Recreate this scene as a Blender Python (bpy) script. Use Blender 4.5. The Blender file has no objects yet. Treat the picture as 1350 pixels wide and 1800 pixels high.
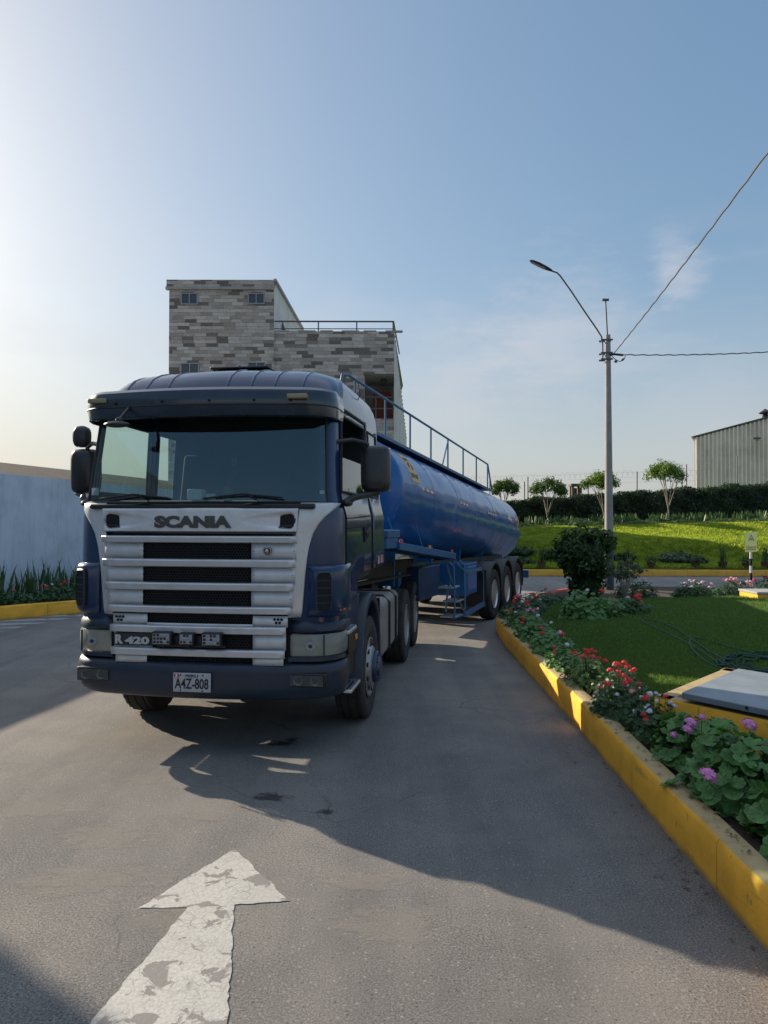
import bpy, bmesh, math, random
import numpy as np
from mathutils import Vector, Matrix
R = math.radians
rnd = random.Random(7)
scene = bpy.context.scene
COL = scene.collection

# ------------------------------------------------------------------ camera
F, HZ, CH = 1300.0, 918.0, 2.0          # focal (px of 1350x1800), horizon row, camera height
cam_d = bpy.data.cameras.new("camera")
cam_d.sensor_fit = 'VERTICAL'; cam_d.sensor_height = 36.0
cam_d.lens = 36.0 * F / 1800.0
cam_d.clip_start = 0.05; cam_d.clip_end = 6000
cam = bpy.data.objects.new("camera", cam_d); COL.objects.link(cam)
cam.location = (0, 0, CH)
PITCH = math.atan((HZ - 900) / F)
cam.rotation_euler = (Matrix.Rotation(R(90) + PITCH, 4, 'X') @ Matrix.Rotation(0.0019, 4, 'Z')).to_euler()
scene.camera = cam

def G(px, py, z=0.0):
    """ground point (at height z) seen at that place of the photograph"""
    Y = F * (CH - z) / (py - HZ)
    return Vector(((px - 675) / F * Y, Y, z))
def P(px, py, Y):
    return Vector(((px - 675) / F * Y, Y, CH - (py - HZ) * Y / F))

# ------------------------------------------------------------------ light
SUN_EL = 23.0
SUN_DIR = Vector((-0.794, 0.608, 0)).normalized()       # horizontal direction towards the sun
ZENITH_FILL = 1.4  # gain of the fill light added to the sky overhead
SKY_GAMMA, SKY_SAT, SKY_TINT, SKY_STR = 0.53, 1.52, (0.97, 1.005, 1.005, 1), 0.172
world = bpy.data.worlds.new("World"); scene.world = world; world.use_nodes = True
wn, wl = world.node_tree.nodes, world.node_tree.links
wn.clear()
sky = wn.new('ShaderNodeTexSky'); sky.sky_type = 'NISHITA'; sky.sun_disc = False
sky.sun_elevation = R(SUN_EL); sky.sun_rotation = math.atan2(SUN_DIR.x, SUN_DIR.y)
sky.altitude = 50; sky.air_density = 1.0; sky.dust_density = 2.2; sky.ozone_density = 2.2
# thin wisps of cloud
tc = wn.new('ShaderNodeTexCoord'); mp = wn.new('ShaderNodeMapping'); mp.inputs['Scale'].default_value = (1.6, 1.6, 4.5)
mp.inputs['Location'].default_value = (0.35, 0.2, 0.1)
nz = wn.new('ShaderNodeTexNoise'); nz.inputs['Scale'].default_value = 2.6; nz.inputs['Detail'].default_value = 5; nz.inputs['Roughness'].default_value = 0.5
rp = wn.new('ShaderNodeValToRGB'); rp.color_ramp.elements[0].position = 0.50; rp.color_ramp.elements[1].position = 0.78
rp.color_ramp.elements[1].color = (0.4, 0.4, 0.4, 1)
mixc = wn.new('ShaderNodeMixRGB'); mixc.inputs[2].default_value = (2.5, 2.45, 2.55, 1)
gm_ = wn.new('ShaderNodeGamma'); gm_.inputs[1].default_value = SKY_GAMMA
hs_ = wn.new('ShaderNodeHueSaturation'); hs_.inputs['Saturation'].default_value = SKY_SAT
tn_ = wn.new('ShaderNodeMixRGB'); tn_.blend_type = 'MULTIPLY'; tn_.inputs[0].default_value = 1; tn_.inputs[2].default_value = SKY_TINT
# milky haze towards the horizon; unseen sky overhead brightened as added fill
sp_ = wn.new('ShaderNodeSeparateXYZ'); wl.new(tc.outputs['Generated'], sp_.inputs[0])
mr_ = wn.new('ShaderNodeMapRange'); mr_.interpolation_type = 'SMOOTHSTEP'; mr_.inputs['From Min'].default_value = 0.60; mr_.inputs['From Max'].default_value = 0.82; mr_.inputs['To Min'].default_value = 1.0; mr_.inputs['To Max'].default_value = ZENITH_FILL
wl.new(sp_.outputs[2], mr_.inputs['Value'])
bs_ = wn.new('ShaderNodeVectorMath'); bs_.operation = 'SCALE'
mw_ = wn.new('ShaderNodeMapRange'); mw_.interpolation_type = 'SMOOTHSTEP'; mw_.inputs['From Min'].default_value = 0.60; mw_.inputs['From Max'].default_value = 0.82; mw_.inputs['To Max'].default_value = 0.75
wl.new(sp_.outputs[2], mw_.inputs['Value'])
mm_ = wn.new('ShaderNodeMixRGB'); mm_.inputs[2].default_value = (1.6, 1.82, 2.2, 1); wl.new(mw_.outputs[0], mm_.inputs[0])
hz_ = wn.new('ShaderNodeMapRange'); hz_.interpolation_type = 'SMOOTHSTEP'; hz_.inputs['From Min'].default_value = 0.34; hz_.inputs['From Max'].default_value = -0.02; hz_.inputs['To Max'].default_value = 0.62
wl.new(sp_.outputs[2], hz_.inputs['Value'])
hm_ = wn.new('ShaderNodeMixRGB'); hm_.inputs[2].default_value = (1.98, 1.98, 2.06, 1); wl.new(hz_.outputs[0], hm_.inputs[0]); wl.new(mixc.outputs[0], hm_.inputs[1]); wl.new(hm_.outputs[0], mm_.inputs[1])
cz_ = wn.new('ShaderNodeMapRange'); cz_.interpolation_type = 'SMOOTHSTEP'; cz_.inputs['From Min'].default_value = 0.42; cz_.inputs['From Max'].default_value = 0.22; wl.new(sp_.outputs[2], cz_.inputs['Value'])
cm_ = wn.new('ShaderNodeMath'); cm_.operation = 'MULTIPLY'; wl.new(rp.outputs[0], cm_.inputs[0]); wl.new(cz_.outputs[0], cm_.inputs[1])
nf_ = wn.new('ShaderNodeTexNoise'); nf_.inputs['Scale'].default_value = 16; nf_.inputs['Detail'].default_value = 6; nf_.inputs['Roughness'].default_value = 0.6; wl.new(mp.outputs[0], nf_.inputs['Vector'])
nrm_ = wn.new('ShaderNodeVectorMath'); nrm_.operation = 'NORMALIZE'; wl.new(tc.outputs['Generated'], nrm_.inputs[0])
for az, el, rad, st in ((22.0, 17.3, .035, .75), (13.0, 13.5, .11, .5), (21.2, 19.4, .03, .4), (24.0, 8.0, .10, .3), (6.0, 10.5, .09, .3)):     # small soft puffs low in the sky
    d_ = wn.new('ShaderNodeVectorMath'); d_.operation = 'DISTANCE'; d_.inputs[1].default_value = (math.sin(R(az))*math.cos(R(el)), math.cos(R(az))*math.cos(R(el)), math.sin(R(el))); wl.new(nrm_.outputs[0], d_.inputs[0])
    q_ = wn.new('ShaderNodeMapRange'); q_.interpolation_type = 'SMOOTHSTEP'; q_.inputs['From Min'].default_value = rad*1.25; q_.inputs['From Max'].default_value = 0; q_.inputs['To Max'].default_value = 1.0
    a_ = wn.new('ShaderNodeMath'); a_.operation = 'MULTIPLY_ADD'; a_.inputs[1].default_value = rad*1.6; wl.new(nf_.outputs[0], a_.inputs[0]); s_ = wn.new('ShaderNodeMath'); s_.operation = 'SUBTRACT'; s_.inputs[1].default_value = rad*.8; wl.new(d_.outputs['Value'], s_.inputs[0]); wl.new(s_.outputs[0], a_.inputs[2])
    wl.new(a_.outputs[0], q_.inputs['Value']); k_ = wn.new('ShaderNodeMath'); k_.operation = 'MULTIPLY_ADD'; k_.inputs[1].default_value = st*.5; k_.use_clamp = True; wl.new(q_.outputs[0], k_.inputs[0]); wl.new(cm_.outputs[0], k_.inputs[2]); cm_ = k_
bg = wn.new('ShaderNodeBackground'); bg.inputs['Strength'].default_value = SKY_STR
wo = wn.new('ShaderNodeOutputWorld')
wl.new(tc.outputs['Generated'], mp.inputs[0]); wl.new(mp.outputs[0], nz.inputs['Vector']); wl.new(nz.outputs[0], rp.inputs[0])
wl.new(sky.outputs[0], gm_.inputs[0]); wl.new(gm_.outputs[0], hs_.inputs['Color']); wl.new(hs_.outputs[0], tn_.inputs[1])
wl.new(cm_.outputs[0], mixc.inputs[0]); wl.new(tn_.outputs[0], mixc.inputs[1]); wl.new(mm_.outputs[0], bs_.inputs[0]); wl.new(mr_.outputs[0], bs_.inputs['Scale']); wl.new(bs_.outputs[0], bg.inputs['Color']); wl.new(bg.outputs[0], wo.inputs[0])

sun_d = bpy.data.lights.new("sun", 'SUN'); sun_d.energy = 4.9; sun_d.angle = R(0.55); sun_d.color = (1.0, 0.86, 0.68)
sun = bpy.data.objects.new("sun", sun_d); COL.objects.link(sun)
sd = Vector((SUN_DIR.x * math.cos(R(SUN_EL)), SUN_DIR.y * math.cos(R(SUN_EL)), math.sin(R(SUN_EL))))
sun.rotation_euler = sd.to_track_quat('Z', 'Y').to_euler()
sun.location = sd * 60

scene.view_settings.view_transform = 'Standard'; scene.view_settings.look = 'None'
scene.view_settings.exposure = 0.75; scene.view_settings.gamma = 1.0
scene.cycles.max_bounces = 8; scene.cycles.transparent_max_bounces = 12
scene.cycles.use_denoising = True

# ------------------------------------------------------------------ helpers
def tag(o, label=None, cat=None, group=None, kind=None):
    if label: o["label"] = label
    if cat: o["category"] = cat
    if group: o["group"] = group
    if kind: o["kind"] = kind
    return o

def empty(name, loc, rz=0.0):
    o = bpy.data.objects.new(name, None); COL.objects.link(o)
    o.location = loc; o.rotation_euler = (0, 0, rz); o.empty_display_size = 0.3
    return o

class MB:
    def __init__(s): s.v = []; s.f = []; s.m = []; s.uv = None; s.mi = 0
    def add(s, vs, fs):
        b = len(s.v); s.v += [tuple(p) for p in vs]
        for f in fs: s.f.append(tuple(b + i for i in f)); s.m.append(s.mi)
        return b
    def box(s, x0, x1, y0, y1, z0, z1):
        s.add([(x0,y0,z0),(x1,y0,z0),(x1,y1,z0),(x0,y1,z0),(x0,y0,z1),(x1,y0,z1),(x1,y1,z1),(x0,y1,z1)],
              [(0,3,2,1),(4,5,6,7),(0,1,5,4),(1,2,6,5),(2,3,7,6),(3,0,4,7)]); return s
    def bar(s, a, b, w, h, up=(0,0,1)):
        """box beam between two points"""
        a = Vector(a); b = Vector(b); d = (b-a).normalized(); u = Vector(up)
        x = d.cross(u)
        if x.length < 1e-4: x = d.cross(Vector((1,0,0)))
        x.normalize(); u = x.cross(d).normalized()
        vs = []
        for p in (a, b):
            for sx, sz in ((-1,-1),(1,-1),(1,1),(-1,1)): vs.append(p + x*sx*w/2 + u*sz*h/2)
        s.add(vs, [(0,1,2,3),(7,6,5,4),(0,4,5,1),(1,5,6,2),(2,6,7,3),(3,7,4,0)]); return s
    def tube(s, pts, r, n=8, closed=False):
        pts = [Vector(p) for p in pts]; k = len(pts)
        rs = r if isinstance(r, (list, tuple)) else [r]*k
        prev = None; rings = []
        for i, p in enumerate(pts):
            if closed: d = (pts[(i+1) % k]-pts[i-1])
            else: d = pts[min(i+1,k-1)] - pts[max(i-1,0)]
            if d.length < 1e-9: d = Vector((0,0,1))
            d.normalize()
            if prev is None:
                x = d.orthogonal().normalized()
            else:
                x = prev - d*prev.dot(d)
                x = x.normalized() if x.length > 1e-6 else d.orthogonal().normalized()
            prev = x; y = d.cross(x)
            rings.append([p + (x*math.cos(2*math.pi*j/n) + y*math.sin(2*math.pi*j/n))*rs[i] for j in range(n)])
        vs = [q for rg in rings for q in rg]; fs = []
        for i in range(k-1 + (1 if closed else 0)):
            a = i*n; b = ((i+1) % k)*n
            for j in range(n): fs.append((a+j, a+(j+1)%n, b+(j+1)%n, b+j))
        if not closed: fs.append(tuple(reversed(range(n)))); fs.append(tuple((k-1)*n+j for j in range(n)))
        s.add(vs, fs); return s
    def lathe(s, prof, o=(0,0,0), ax='z', n=32, cap=True):
        """profile of (radius, along)"""
        vs = []
        for r, t in prof:
            for j in range(n):
                a = 2*math.pi*j/n; c, q = math.cos(a)*r, math.sin(a)*r
                p = {'z': (c, q, t), 'x': (t, c, q), 'y': (q, t, c)}[ax]
                vs.append((p[0]+o[0], p[1]+o[1], p[2]+o[2]))
        fs = []
        for i in range(len(prof)-1):
            for j in range(n): fs.append((i*n+j, i*n+(j+1)%n, (i+1)*n+(j+1)%n, (i+1)*n+j))
        if cap:
            if prof[0][0] > 1e-4: fs.append(tuple(reversed(range(n))))
            if prof[-1][0] > 1e-4: fs.append(tuple((len(prof)-1)*n+j for j in range(n)))
        s.add(vs, fs); return s
    def prism(s, poly, h0, h1, plane='xy'):
        """2-D polygon given a thickness; plane xy -> z heights, xz -> y, yz -> x"""
        n = len(poly)
        def m(a, b, h): return {'xy': (a,b,h), 'xz': (a,h,b), 'yz': (h,a,b)}[plane]
        vs = [m(a,b,h0) for a,b in poly] + [m(a,b,h1) for a,b in poly]
        fs = [tuple(reversed(range(n))), tuple(range(n,2*n))] + [(i,(i+1)%n,n+(i+1)%n,n+i) for i in range(n)]
        s.add(vs, fs); return s
    def grid(s, rows, closed=False):
        m = len(rows[0]); fs = []
        for i in range(len(rows)-1):
            for j in range(m-1 + (1 if closed else 0)): fs.append((i*m+j, i*m+(j+1)%m, (i+1)*m+(j+1)%m, (i+1)*m+j))
        s.add([p for r in rows for p in r], fs); return s
    def ball(s, c, rx, ry, rz, n=12, k=8):
        rows = []
        for i in range(k+1):
            t = math.pi*i/k
            rows.append([(c[0]+rx*math.sin(t)*math.cos(2*math.pi*j/n), c[1]+ry*math.sin(t)*math.sin(2*math.pi*j/n), c[2]+rz*math.cos(t)) for j in range(n)])
        s.grid(rows, True); return s
    def mesh(s, name, mats, smooth=True, ang=32, fix=True):
        me = bpy.data.meshes.new(name)
        me.from_pydata(s.v, [], s.f)
        for m in (mats if isinstance(mats, (list, tuple)) else [mats]): me.materials.append(m)
        if any(s.m): me.polygons.foreach_set('material_index', s.m)
        if fix:
            bm = bmesh.new(); bm.from_mesh(me)
            bmesh.ops.remove_doubles(bm, verts=bm.verts, dist=1e-5)
            bmesh.ops.recalc_face_normals(bm, faces=bm.faces); bm.to_mesh(me); bm.free()
        if smooth:
            me.polygons.foreach_set('use_smooth', [True]*len(me.polygons))
            me.set_sharp_from_angle(angle=R(ang))
        me.update(); return me
    def build(s, name, mats, parent=None, smooth=True, ang=32, bevel=0, seg=2, solid=0, fix=True, offset=-1):
        o = bpy.data.objects.new(name, s.mesh(name, mats, smooth, ang, fix)); COL.objects.link(o)
        if parent: o.parent = parent
        if solid:
            m = o.modifiers.new('solid','SOLIDIFY'); m.thickness = solid; m.offset = offset
        if bevel:
            m = o.modifiers.new('bevel','BEVEL'); m.width = bevel; m.segments = seg; m.limit_method = 'ANGLE'; m.angle_limit = R(35)
        return o

def fastmesh(name, verts, faces, mat, uvs=None, smooth=False):
    """big mesh from numpy arrays, all faces with the same corner count"""
    me = bpy.data.meshes.new(name); nv = len(verts); nf, k = faces.shape
    me.vertices.add(nv); me.vertices.foreach_set('co', np.asarray(verts, np.float32).ravel())
    me.loops.add(nf*k); me.loops.foreach_set('vertex_index', faces.astype(np.int32).ravel())
    me.polygons.add(nf); me.polygons.foreach_set('loop_start', np.arange(0, nf*k, k, dtype=np.int32))
    if smooth: me.polygons.foreach_set('use_smooth', np.ones(nf, bool))
    if uvs is not None:
        u = me.uv_layers.new(name='UVMap'); u.data.foreach_set('uv', np.asarray(uvs, np.float32)[faces.ravel()].ravel())
    me.materials.append(mat); me.update(calc_edges=True); me.validate()
    return me
def link(name, me, parent=None, loc=None):
    o = bpy.data.objects.new(name, me); COL.objects.link(o)
    if parent: o.parent = parent
    if loc is not None: o.location = loc
    return o

def text(body, name, mat, x0, x1, z0, z1, y, parent, heavy=0.0, ext=0.004, shear=0.0, turn=None):
    """lettering standing in the x-z plane, facing -y"""
    c = bpy.data.curves.new(name, 'FONT'); c.body = body; c.extrude = 0.01; c.offset = heavy; c.shear = shear; c.resolution_u = 3
    o = bpy.data.objects.new(name, c); COL.objects.link(o)
    dg = bpy.context.evaluated_depsgraph_get()
    me = bpy.data.meshes.new_from_object(o.evaluated_get(dg)); bpy.data.objects.remove(o); bpy.data.curves.remove(c)
    co = np.empty(len(me.vertices)*3, np.float32); me.vertices.foreach_get('co', co); co = co.reshape(-1,3)
    lo, hi = co.min(0), co.max(0)
    n = (co-lo)/(hi-lo)
    out = np.empty_like(co); out[:,0] = x0+n[:,0]*(x1-x0); out[:,2] = z0+n[:,1]*(z1-z0); out[:,1] = y - n[:,2]*ext
    if turn is not None: out = np.array([turn(Vector(p)) for p in out.tolist()], np.float32)
    me.vertices.foreach_set('co', out.ravel()); me.materials.clear(); me.materials.append(mat); me.update()
    return link(name, me, parent)

# ------------------------------------------------------------------ materials
def mat(name, col, rough=0.6, metal=0.0, coat=0.0, spec=0.5, emit=None):
    m = bpy.data.materials.new(name); m.use_nodes = True
    b = m.node_tree.nodes['Principled BSDF']
    b.inputs['Base Color'].default_value = (*col, 1); b.inputs['Roughness'].default_value = rough; b.inputs['Metallic'].default_value = metal
    b.inputs['Coat Weight'].default_value = coat; b.inputs['Coat Roughness'].default_value = 0.06
    b.inputs['Specular IOR Level'].default_value = spec
    return m
def nodes(m): return m.node_tree.nodes, m.node_tree.links, m.node_tree.nodes['Principled BSDF']
def noise(m, scale, detail=3, rough=0.55, coord='Object', sc=(1,1,1), dist=0.0):
    n, l, b = nodes(m)
    t = n.new('ShaderNodeTexCoord'); mp = n.new('ShaderNodeMapping'); mp.inputs['Scale'].default_value = sc
    z = n.new('ShaderNodeTexNoise'); z.inputs['Scale'].default_value = scale; z.inputs['Detail'].default_value = detail
    z.inputs['Roughness'].default_value = rough; z.inputs['Distortion'].default_value = dist
    l.new(t.outputs[coord], mp.inputs[0]); l.new(mp.outputs[0], z.inputs['Vector']); return z.outputs[0]
def ramp(m, src, stops):
    n, l, b = nodes(m); r = n.new('ShaderNodeValToRGB'); e = r.color_ramp.elements
    while len(e) < len(stops): e.new(0.5)
    for q, (p, c) in zip(e, stops): q.position = p; q.color = (*c, 1) if len(c) == 3 else c
    l.new(src, r.inputs[0]); return r.outputs[0]
def mixn(m, fac, a, b_, typ='MIX'):
    n, l, b = nodes(m); x = n.new('ShaderNodeMixRGB'); x.blend_type = typ
    for i, s in enumerate((fac, a, b_)):
        if isinstance(s, (int, float)): x.inputs[i].default_value = s if i == 0 else (s, s, s, 1)
        elif isinstance(s, tuple): x.inputs[i].default_value = (*s, 1) if len(s) == 3 else s
        else: l.new(s, x.inputs[i])
    return x.outputs[0]
def mth(m, op, a, b_=0.0, clamp=False):
    n, l, b = nodes(m); x = n.new('ShaderNodeMath'); x.operation = op; x.use_clamp = clamp
    for i, s in enumerate((a, b_)):
        if isinstance(s, (int, float)): x.inputs[i].default_value = s
        else: l.new(s, x.inputs[i])
    return x.outputs[0]
def sep(m, coord='Object'):
    n, l, b = nodes(m); t = n.new('ShaderNodeTexCoord'); s = n.new('ShaderNodeSeparateXYZ'); l.new(t.outputs[coord], s.inputs[0]); return s.outputs
def setcol(m, s): m.node_tree.links.new(s, m.node_tree.nodes['Principled BSDF'].inputs['Base Color'])
def setr(m, s): m.node_tree.links.new(s, m.node_tree.nodes['Principled BSDF'].inputs['Roughness'])
def bump(m, src, strength=0.3, dist=0.01, prev=None):
    n, l, b = nodes(m); x = n.new('ShaderNodeBump'); x.inputs['Strength'].default_value = strength; x.inputs['Distance'].default_value = dist
    l.new(src, x.inputs['Height'])
    if prev: l.new(prev, x.inputs['Normal'])
    l.new(x.outputs[0], b.inputs['Normal']); return x.outputs[0]
def v3(c, k): return tuple(x*k for x in c)
def dirty(name, col, rough, metal=0.0, coat=0.0, dirt=(0.12,0.1,0.08), amt=0.35, sc=6, lo=0.45, hi=0.75, bs=0.0):
    m = mat(name, col, rough, metal, coat)
    a = noise(m, sc, 6, 0.62); f = ramp(m, a, [(lo,(0,0,0)),(hi,(amt,amt,amt))])
    b = noise(m, sc*7, 3, 0.6); f2 = mixn(m, 1.0, f, ramp(m, b, [(0.3,(0.5,)*3),(0.7,(1,)*3)]), 'MULTIPLY')
    setcol(m, mixn(m, f2, col, dirt)); setr(m, ramp(m, f, [(0,(rough,)*3),(1,(min(1,rough+0.5),)*3)]))
    if bs: bump(m, b, bs, 0.002)
    return m

M = {}
# asphalt: bleached, granular, patchy
m = M['asphalt'] = mat('asphalt', (0.12,0.115,0.11), 0.92, spec=0.25)
big = noise(m, 0.35, 5, 0.6); mid = noise(m, 2.2, 5, 0.65); fine = noise(m, 88, 5, 0.8); agg = noise(m, 320, 2, 0.6)
c1 = ramp(m, big, [(0.36,(0.195,0.188,0.180)),(0.5,(0.22,0.207,0.193)),(0.64,(0.252,0.235,0.215))])
c2 = mixn(m, 1.0, c1, ramp(m, mid, [(0.36,(0.91,)*3),(0.5,(1,)*3),(0.64,(1.07,1.06,1.04))]), 'MULTIPLY')
gf_ = ramp(m, noise(m, .8, 4, .65), [(.38,(.35,)*3),(.6,(1,)*3)]); c3 = mixn(m, gf_, c2, ramp(m, fine, [(0.37,(0.42,)*3),(0.5,(0.96,)*3),(0.62,(1.7,)*3)]), 'MULTIPLY')
c3 = mixn(m, 1.0, c3, ramp(m, noise(m, 1.1, 4, .6, sc=(1.3,.07,1)), [(.40,(.86,.87,.89)),(.60,(1.06,)*3)]), 'MULTIPLY')
c4 = mixn(m, 1.0, c3, ramp(m, agg, [(0.38,(0.7,)*3),(0.62,(1.3,)*3)]), 'MULTIPLY')
# pale round patches (chips of dried splashes) and dusty drift
n_, l_, b_ = nodes(m)
pv = n_.new('ShaderNodeTexVoronoi'); pv.inputs['Scale'].default_value = 0.85; pv.inputs['Randomness'].default_value = 1.0
tcx = n_.new('ShaderNodeTexCoord'); wv = n_.new('ShaderNodeTexNoise'); wv.inputs['Scale'].default_value = 3.0
vm = n_.new('ShaderNodeVectorMath'); vm.operation = 'MULTIPLY_ADD'
l_.new(tcx.outputs['Object'], wv.inputs['Vector']); l_.new(wv.outputs['Color'], vm.inputs[0]); vm.inputs[1].default_value = (0.35,0.35,0); l_.new(tcx.outputs['Object'], vm.inputs[2]); l_.new(vm.outputs[0], pv.inputs['Vector'])
pf = ramp(m, pv.outputs['Distance'], [(0.10,(0.7,)*3),(0.34,(0,0,0))])
pn_ = ramp(m, noise(m, 18, 5, .8), [(.4,(.25,)*3),(.6,(1,)*3)]); pf = mixn(m, 1.0, pf, pn_, 'MULTIPLY')
c5 = mixn(m, pf, c4, (0.30,0.28,0.25))
pb_ = n_.new('ShaderNodeTexVoronoi'); pb_.inputs['Scale'].default_value = 38; l_.new(tcx.outputs['Object'], pb_.inputs['Vector'])
sx3 = n_.new('ShaderNodeSeparateXYZ'); l_.new(pb_.outputs['Color'], sx3.inputs[0])
peb = mth(m, 'MULTIPLY', mth(m, 'LESS_THAN', pb_.outputs['Distance'], .26), mth(m, 'GREATER_THAN', sx3.outputs[0], .80)); c5 = mixn(m, mth(m, 'MULTIPLY', peb, .55), c5, (0.40,0.375,0.34))
peb2 = mth(m, 'MULTIPLY', mth(m, 'LESS_THAN', pb_.outputs['Distance'], .24), mth(m, 'LESS_THAN', sx3.outputs[1], .15)); c5 = mixn(m, mth(m, 'MULTIPLY', peb2, .6), c5, (0.06,0.06,0.06))
# hairline cracks
cv = n_.new('ShaderNodeTexVoronoi'); cv.feature = 'DISTANCE_TO_EDGE'; cv.inputs['Scale'].default_value = 0.6; l_.new(vm.outputs[0], cv.inputs['Vector'])
cf = ramp(m, cv.outputs['Distance'], [(0.0,(0.55,)*3),(0.006,(0,)*3)]); cf = mixn(m, 1.0, cf, ramp(m, noise(m, .7, 3), [(.5,(0,)*3),(.62,(1,)*3)]), 'MULTIPLY')
c6 = mixn(m, cf, c5, (0.05,0.05,0.05)); setcol(m, c6)
bb = bump(m, fine, 0.9, 0.011); bump(m, agg, 0.6, 0.005, bb)

def oldpaint(name, col, base, cover=0.47, sc=5.0):
    """road paint broken away down to the asphalt"""
    m = mat(name, col, 0.75)
    a = noise(m, sc, 5, 0.6, dist=0.6); cr = noise(m, 60, 3, 0.7)
    hole = ramp(m, a, [(cover-0.010,(1,1,1)),(cover+0.010,(0,0,0))])
    nn, ll, _ = nodes(m); v = nn.new('ShaderNodeTexVoronoi'); v.feature = 'DISTANCE_TO_EDGE'; v.inputs['Scale'].default_value = 16
    t = nn.new('ShaderNodeTexCoord'); ll.new(t.outputs['Object'], v.inputs['Vector'])
    crack = ramp(m, v.outputs['Distance'], [(0.0,(0.95,)*3),(0.05,(0,)*3)])
    crack = mixn(m, 1.0, crack, ramp(m, noise(m, 6, 3), [(0.42,(0,)*3),(0.6,(1,)*3)]), 'MULTIPLY')
    grain = ramp(m, cr, [(0.3,(0.72,)*3),(0.6,(1.05,)*3)])
    c = mixn(m, 1.0, col, grain, 'MULTIPLY'); c = mixn(m, crack, c, v3(col, 0.4))
    dirtf = ramp(m, noise(m, 2.5, 4), [(0.4,(0,)*3),(0.75,(0.4,)*3)]); c = mixn(m, dirtf, c, v3(col, 0.62))
    setcol(m, mixn(m, hole, c, base)); bump(m, cr, 0.4, 0.006); return m
M['white_paint'] = oldpaint('white_road_paint', (0.44,0.43,0.40), (0.19,0.18,0.17), 0.432, 5.6)
M['faded_paint'] = oldpaint('faded_road_paint', (0.42,0.43,0.43), (0.16,0.155,0.15), 0.40, 3.0)

def plaster(name, col, spots=(0.2,0.16,0.1), sc=5, amt=0.5, bs=0.35, rough=0.8, joints=0):
    m = mat(name, col, rough)
    a = noise(m, sc, 6, 0.65); d = noise(m, 45, 4, 0.7); s = noise(m, 17, 2, 0.5)
    c = mixn(m, 1.0, col, ramp(m, a, [(0.25,(0.72,)*3),(0.55,(1,)*3),(0.8,(1.1,)*3)]), 'MULTIPLY')
    c = mixn(m, ramp(m, s, [(0.66,(0,)*3),(0.74,(amt,)*3)]), c, spots)
    if joints:
        sx_ = sep(m); k_ = mth(m, 'FRACT', mth(m, 'DIVIDE', mth(m, 'ADD', sx_[0 if joints < 0 else 1], 0.33), abs(joints))); jf = ramp(m, k_, [(0.0,(.8,)*3),(0.010,(0,)*3)])
        c = mixn(m, jf, c, v3(col, .25))
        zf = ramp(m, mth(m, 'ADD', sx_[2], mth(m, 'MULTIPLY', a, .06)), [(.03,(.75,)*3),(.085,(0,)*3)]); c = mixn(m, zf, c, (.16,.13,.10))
        sc_ = ramp(m, noise(m, 1.0, 5, .7, sc=(1,1,9)), [(.56,(0,)*3),(.68,(.5,)*3)]); c = mixn(m, sc_, c, v3(spots, .8))
    setcol(m, c); bump(m, d, bs, 0.008); return m
M['yellow'] = plaster('yellow_kerb_paint', (0.92,0.45,0.035), (0.3,0.16,0.06), 3.0, 0.55, joints=1.45)
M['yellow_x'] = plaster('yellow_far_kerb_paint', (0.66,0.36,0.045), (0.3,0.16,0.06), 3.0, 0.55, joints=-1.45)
M['kerb_top'] = plaster('worn_kerb_top', (0.42,0.31,0.15), (0.1,0.08,0.06), 6, 0.6)
M['red'] = plaster('red_kerb_paint', (0.5,0.06,0.04), (0.2,0.12,0.1), 4, 0.5)
M['wall_blue'] = plaster('pale_blue_wall_paint', (0.60,0.65,0.71), (0.36,0.40,0.46), 1.2, 0.3, 0.15)
_m = M['wall_blue']; _s = sep(_m); _src = _m.node_tree.nodes['Principled BSDF'].inputs['Base Color'].links[0].from_socket
_c = mixn(_m, ramp(_m, noise(_m, 1.4, 5, .7, sc=(1,3,.35)), [(.48,(0,)*3),(.68,(.5,)*3)]), _src, (.40,.45,.50)); _j = ramp(_m, mth(_m, 'FRACT', mth(_m, 'DIVIDE', _s[1], 3.1)), [(0,(.7,)*3),(.008,(0,)*3)])
setcol(_m, mixn(_m, _j, _c, (.3,.33,.38)))
M['concrete'] = plaster('concrete', (0.34,0.33,0.31), (0.18,0.17,0.16), 3, 0.4)
M['concrete_white'] = plaster('white_render', (0.62,0.6,0.55), (0.45,0.43,0.4), 1, 0.3, 0.1)
M['slab'] = plaster('grey_painted_slab', (0.21,0.24,0.27), (0.16,0.18,0.2), 3, 0.25, 0.1, 0.6)
M['soil'] = plaster('soil', (0.055,0.038,0.025), (0.12,0.09,0.06), 9, 0.6, 1.0, 0.95)

M['cab_blue'] = dirty('dark_blue_cab_paint', (0.002,0.022,0.080), 0.22, 0.0, 0.4, (0.04,0.045,0.055), 0.12, 3)
M['bumper'] = dirty('dark_blue_grey_plastic', (0.012,0.024,0.048), 0.45, 0.0, 0.1, (0.08,0.075,0.065), 0.3, 4, bs=0.1)
M['visor'] = dirty('smoky_visor_plastic', (0.010,0.022,0.040), 0.22, 0.0, 0.6, (0.06,0.06,0.06), 0.2, 4)
M['silver'] = dirty('silver_grille_paint', (0.61,0.62,0.645), 0.38, 0.45, 0.3, (0.16,0.14,0.12), 0.35, 5)
M['silver_light'] = dirty('pale_silver_paint', (0.64,0.65,0.67), 0.42, 0.3, 0.3, (0.2,0.18,0.15), 0.3, 5)
M['black'] = dirty('black_plastic', (0.012,0.012,0.013), 0.45, 0, 0, (0.08,0.07,0.06), 0.3, 7)
M['mirror_black'] = dirty('dark_mirror_housing', (0.02,0.021,0.023), 0.38, 0, 0.1, (0.08,0.075,0.07), 0.25, 8)
M['hole'] = mat('dark_opening', (0.004,0.004,0.005), 0.8)
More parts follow.
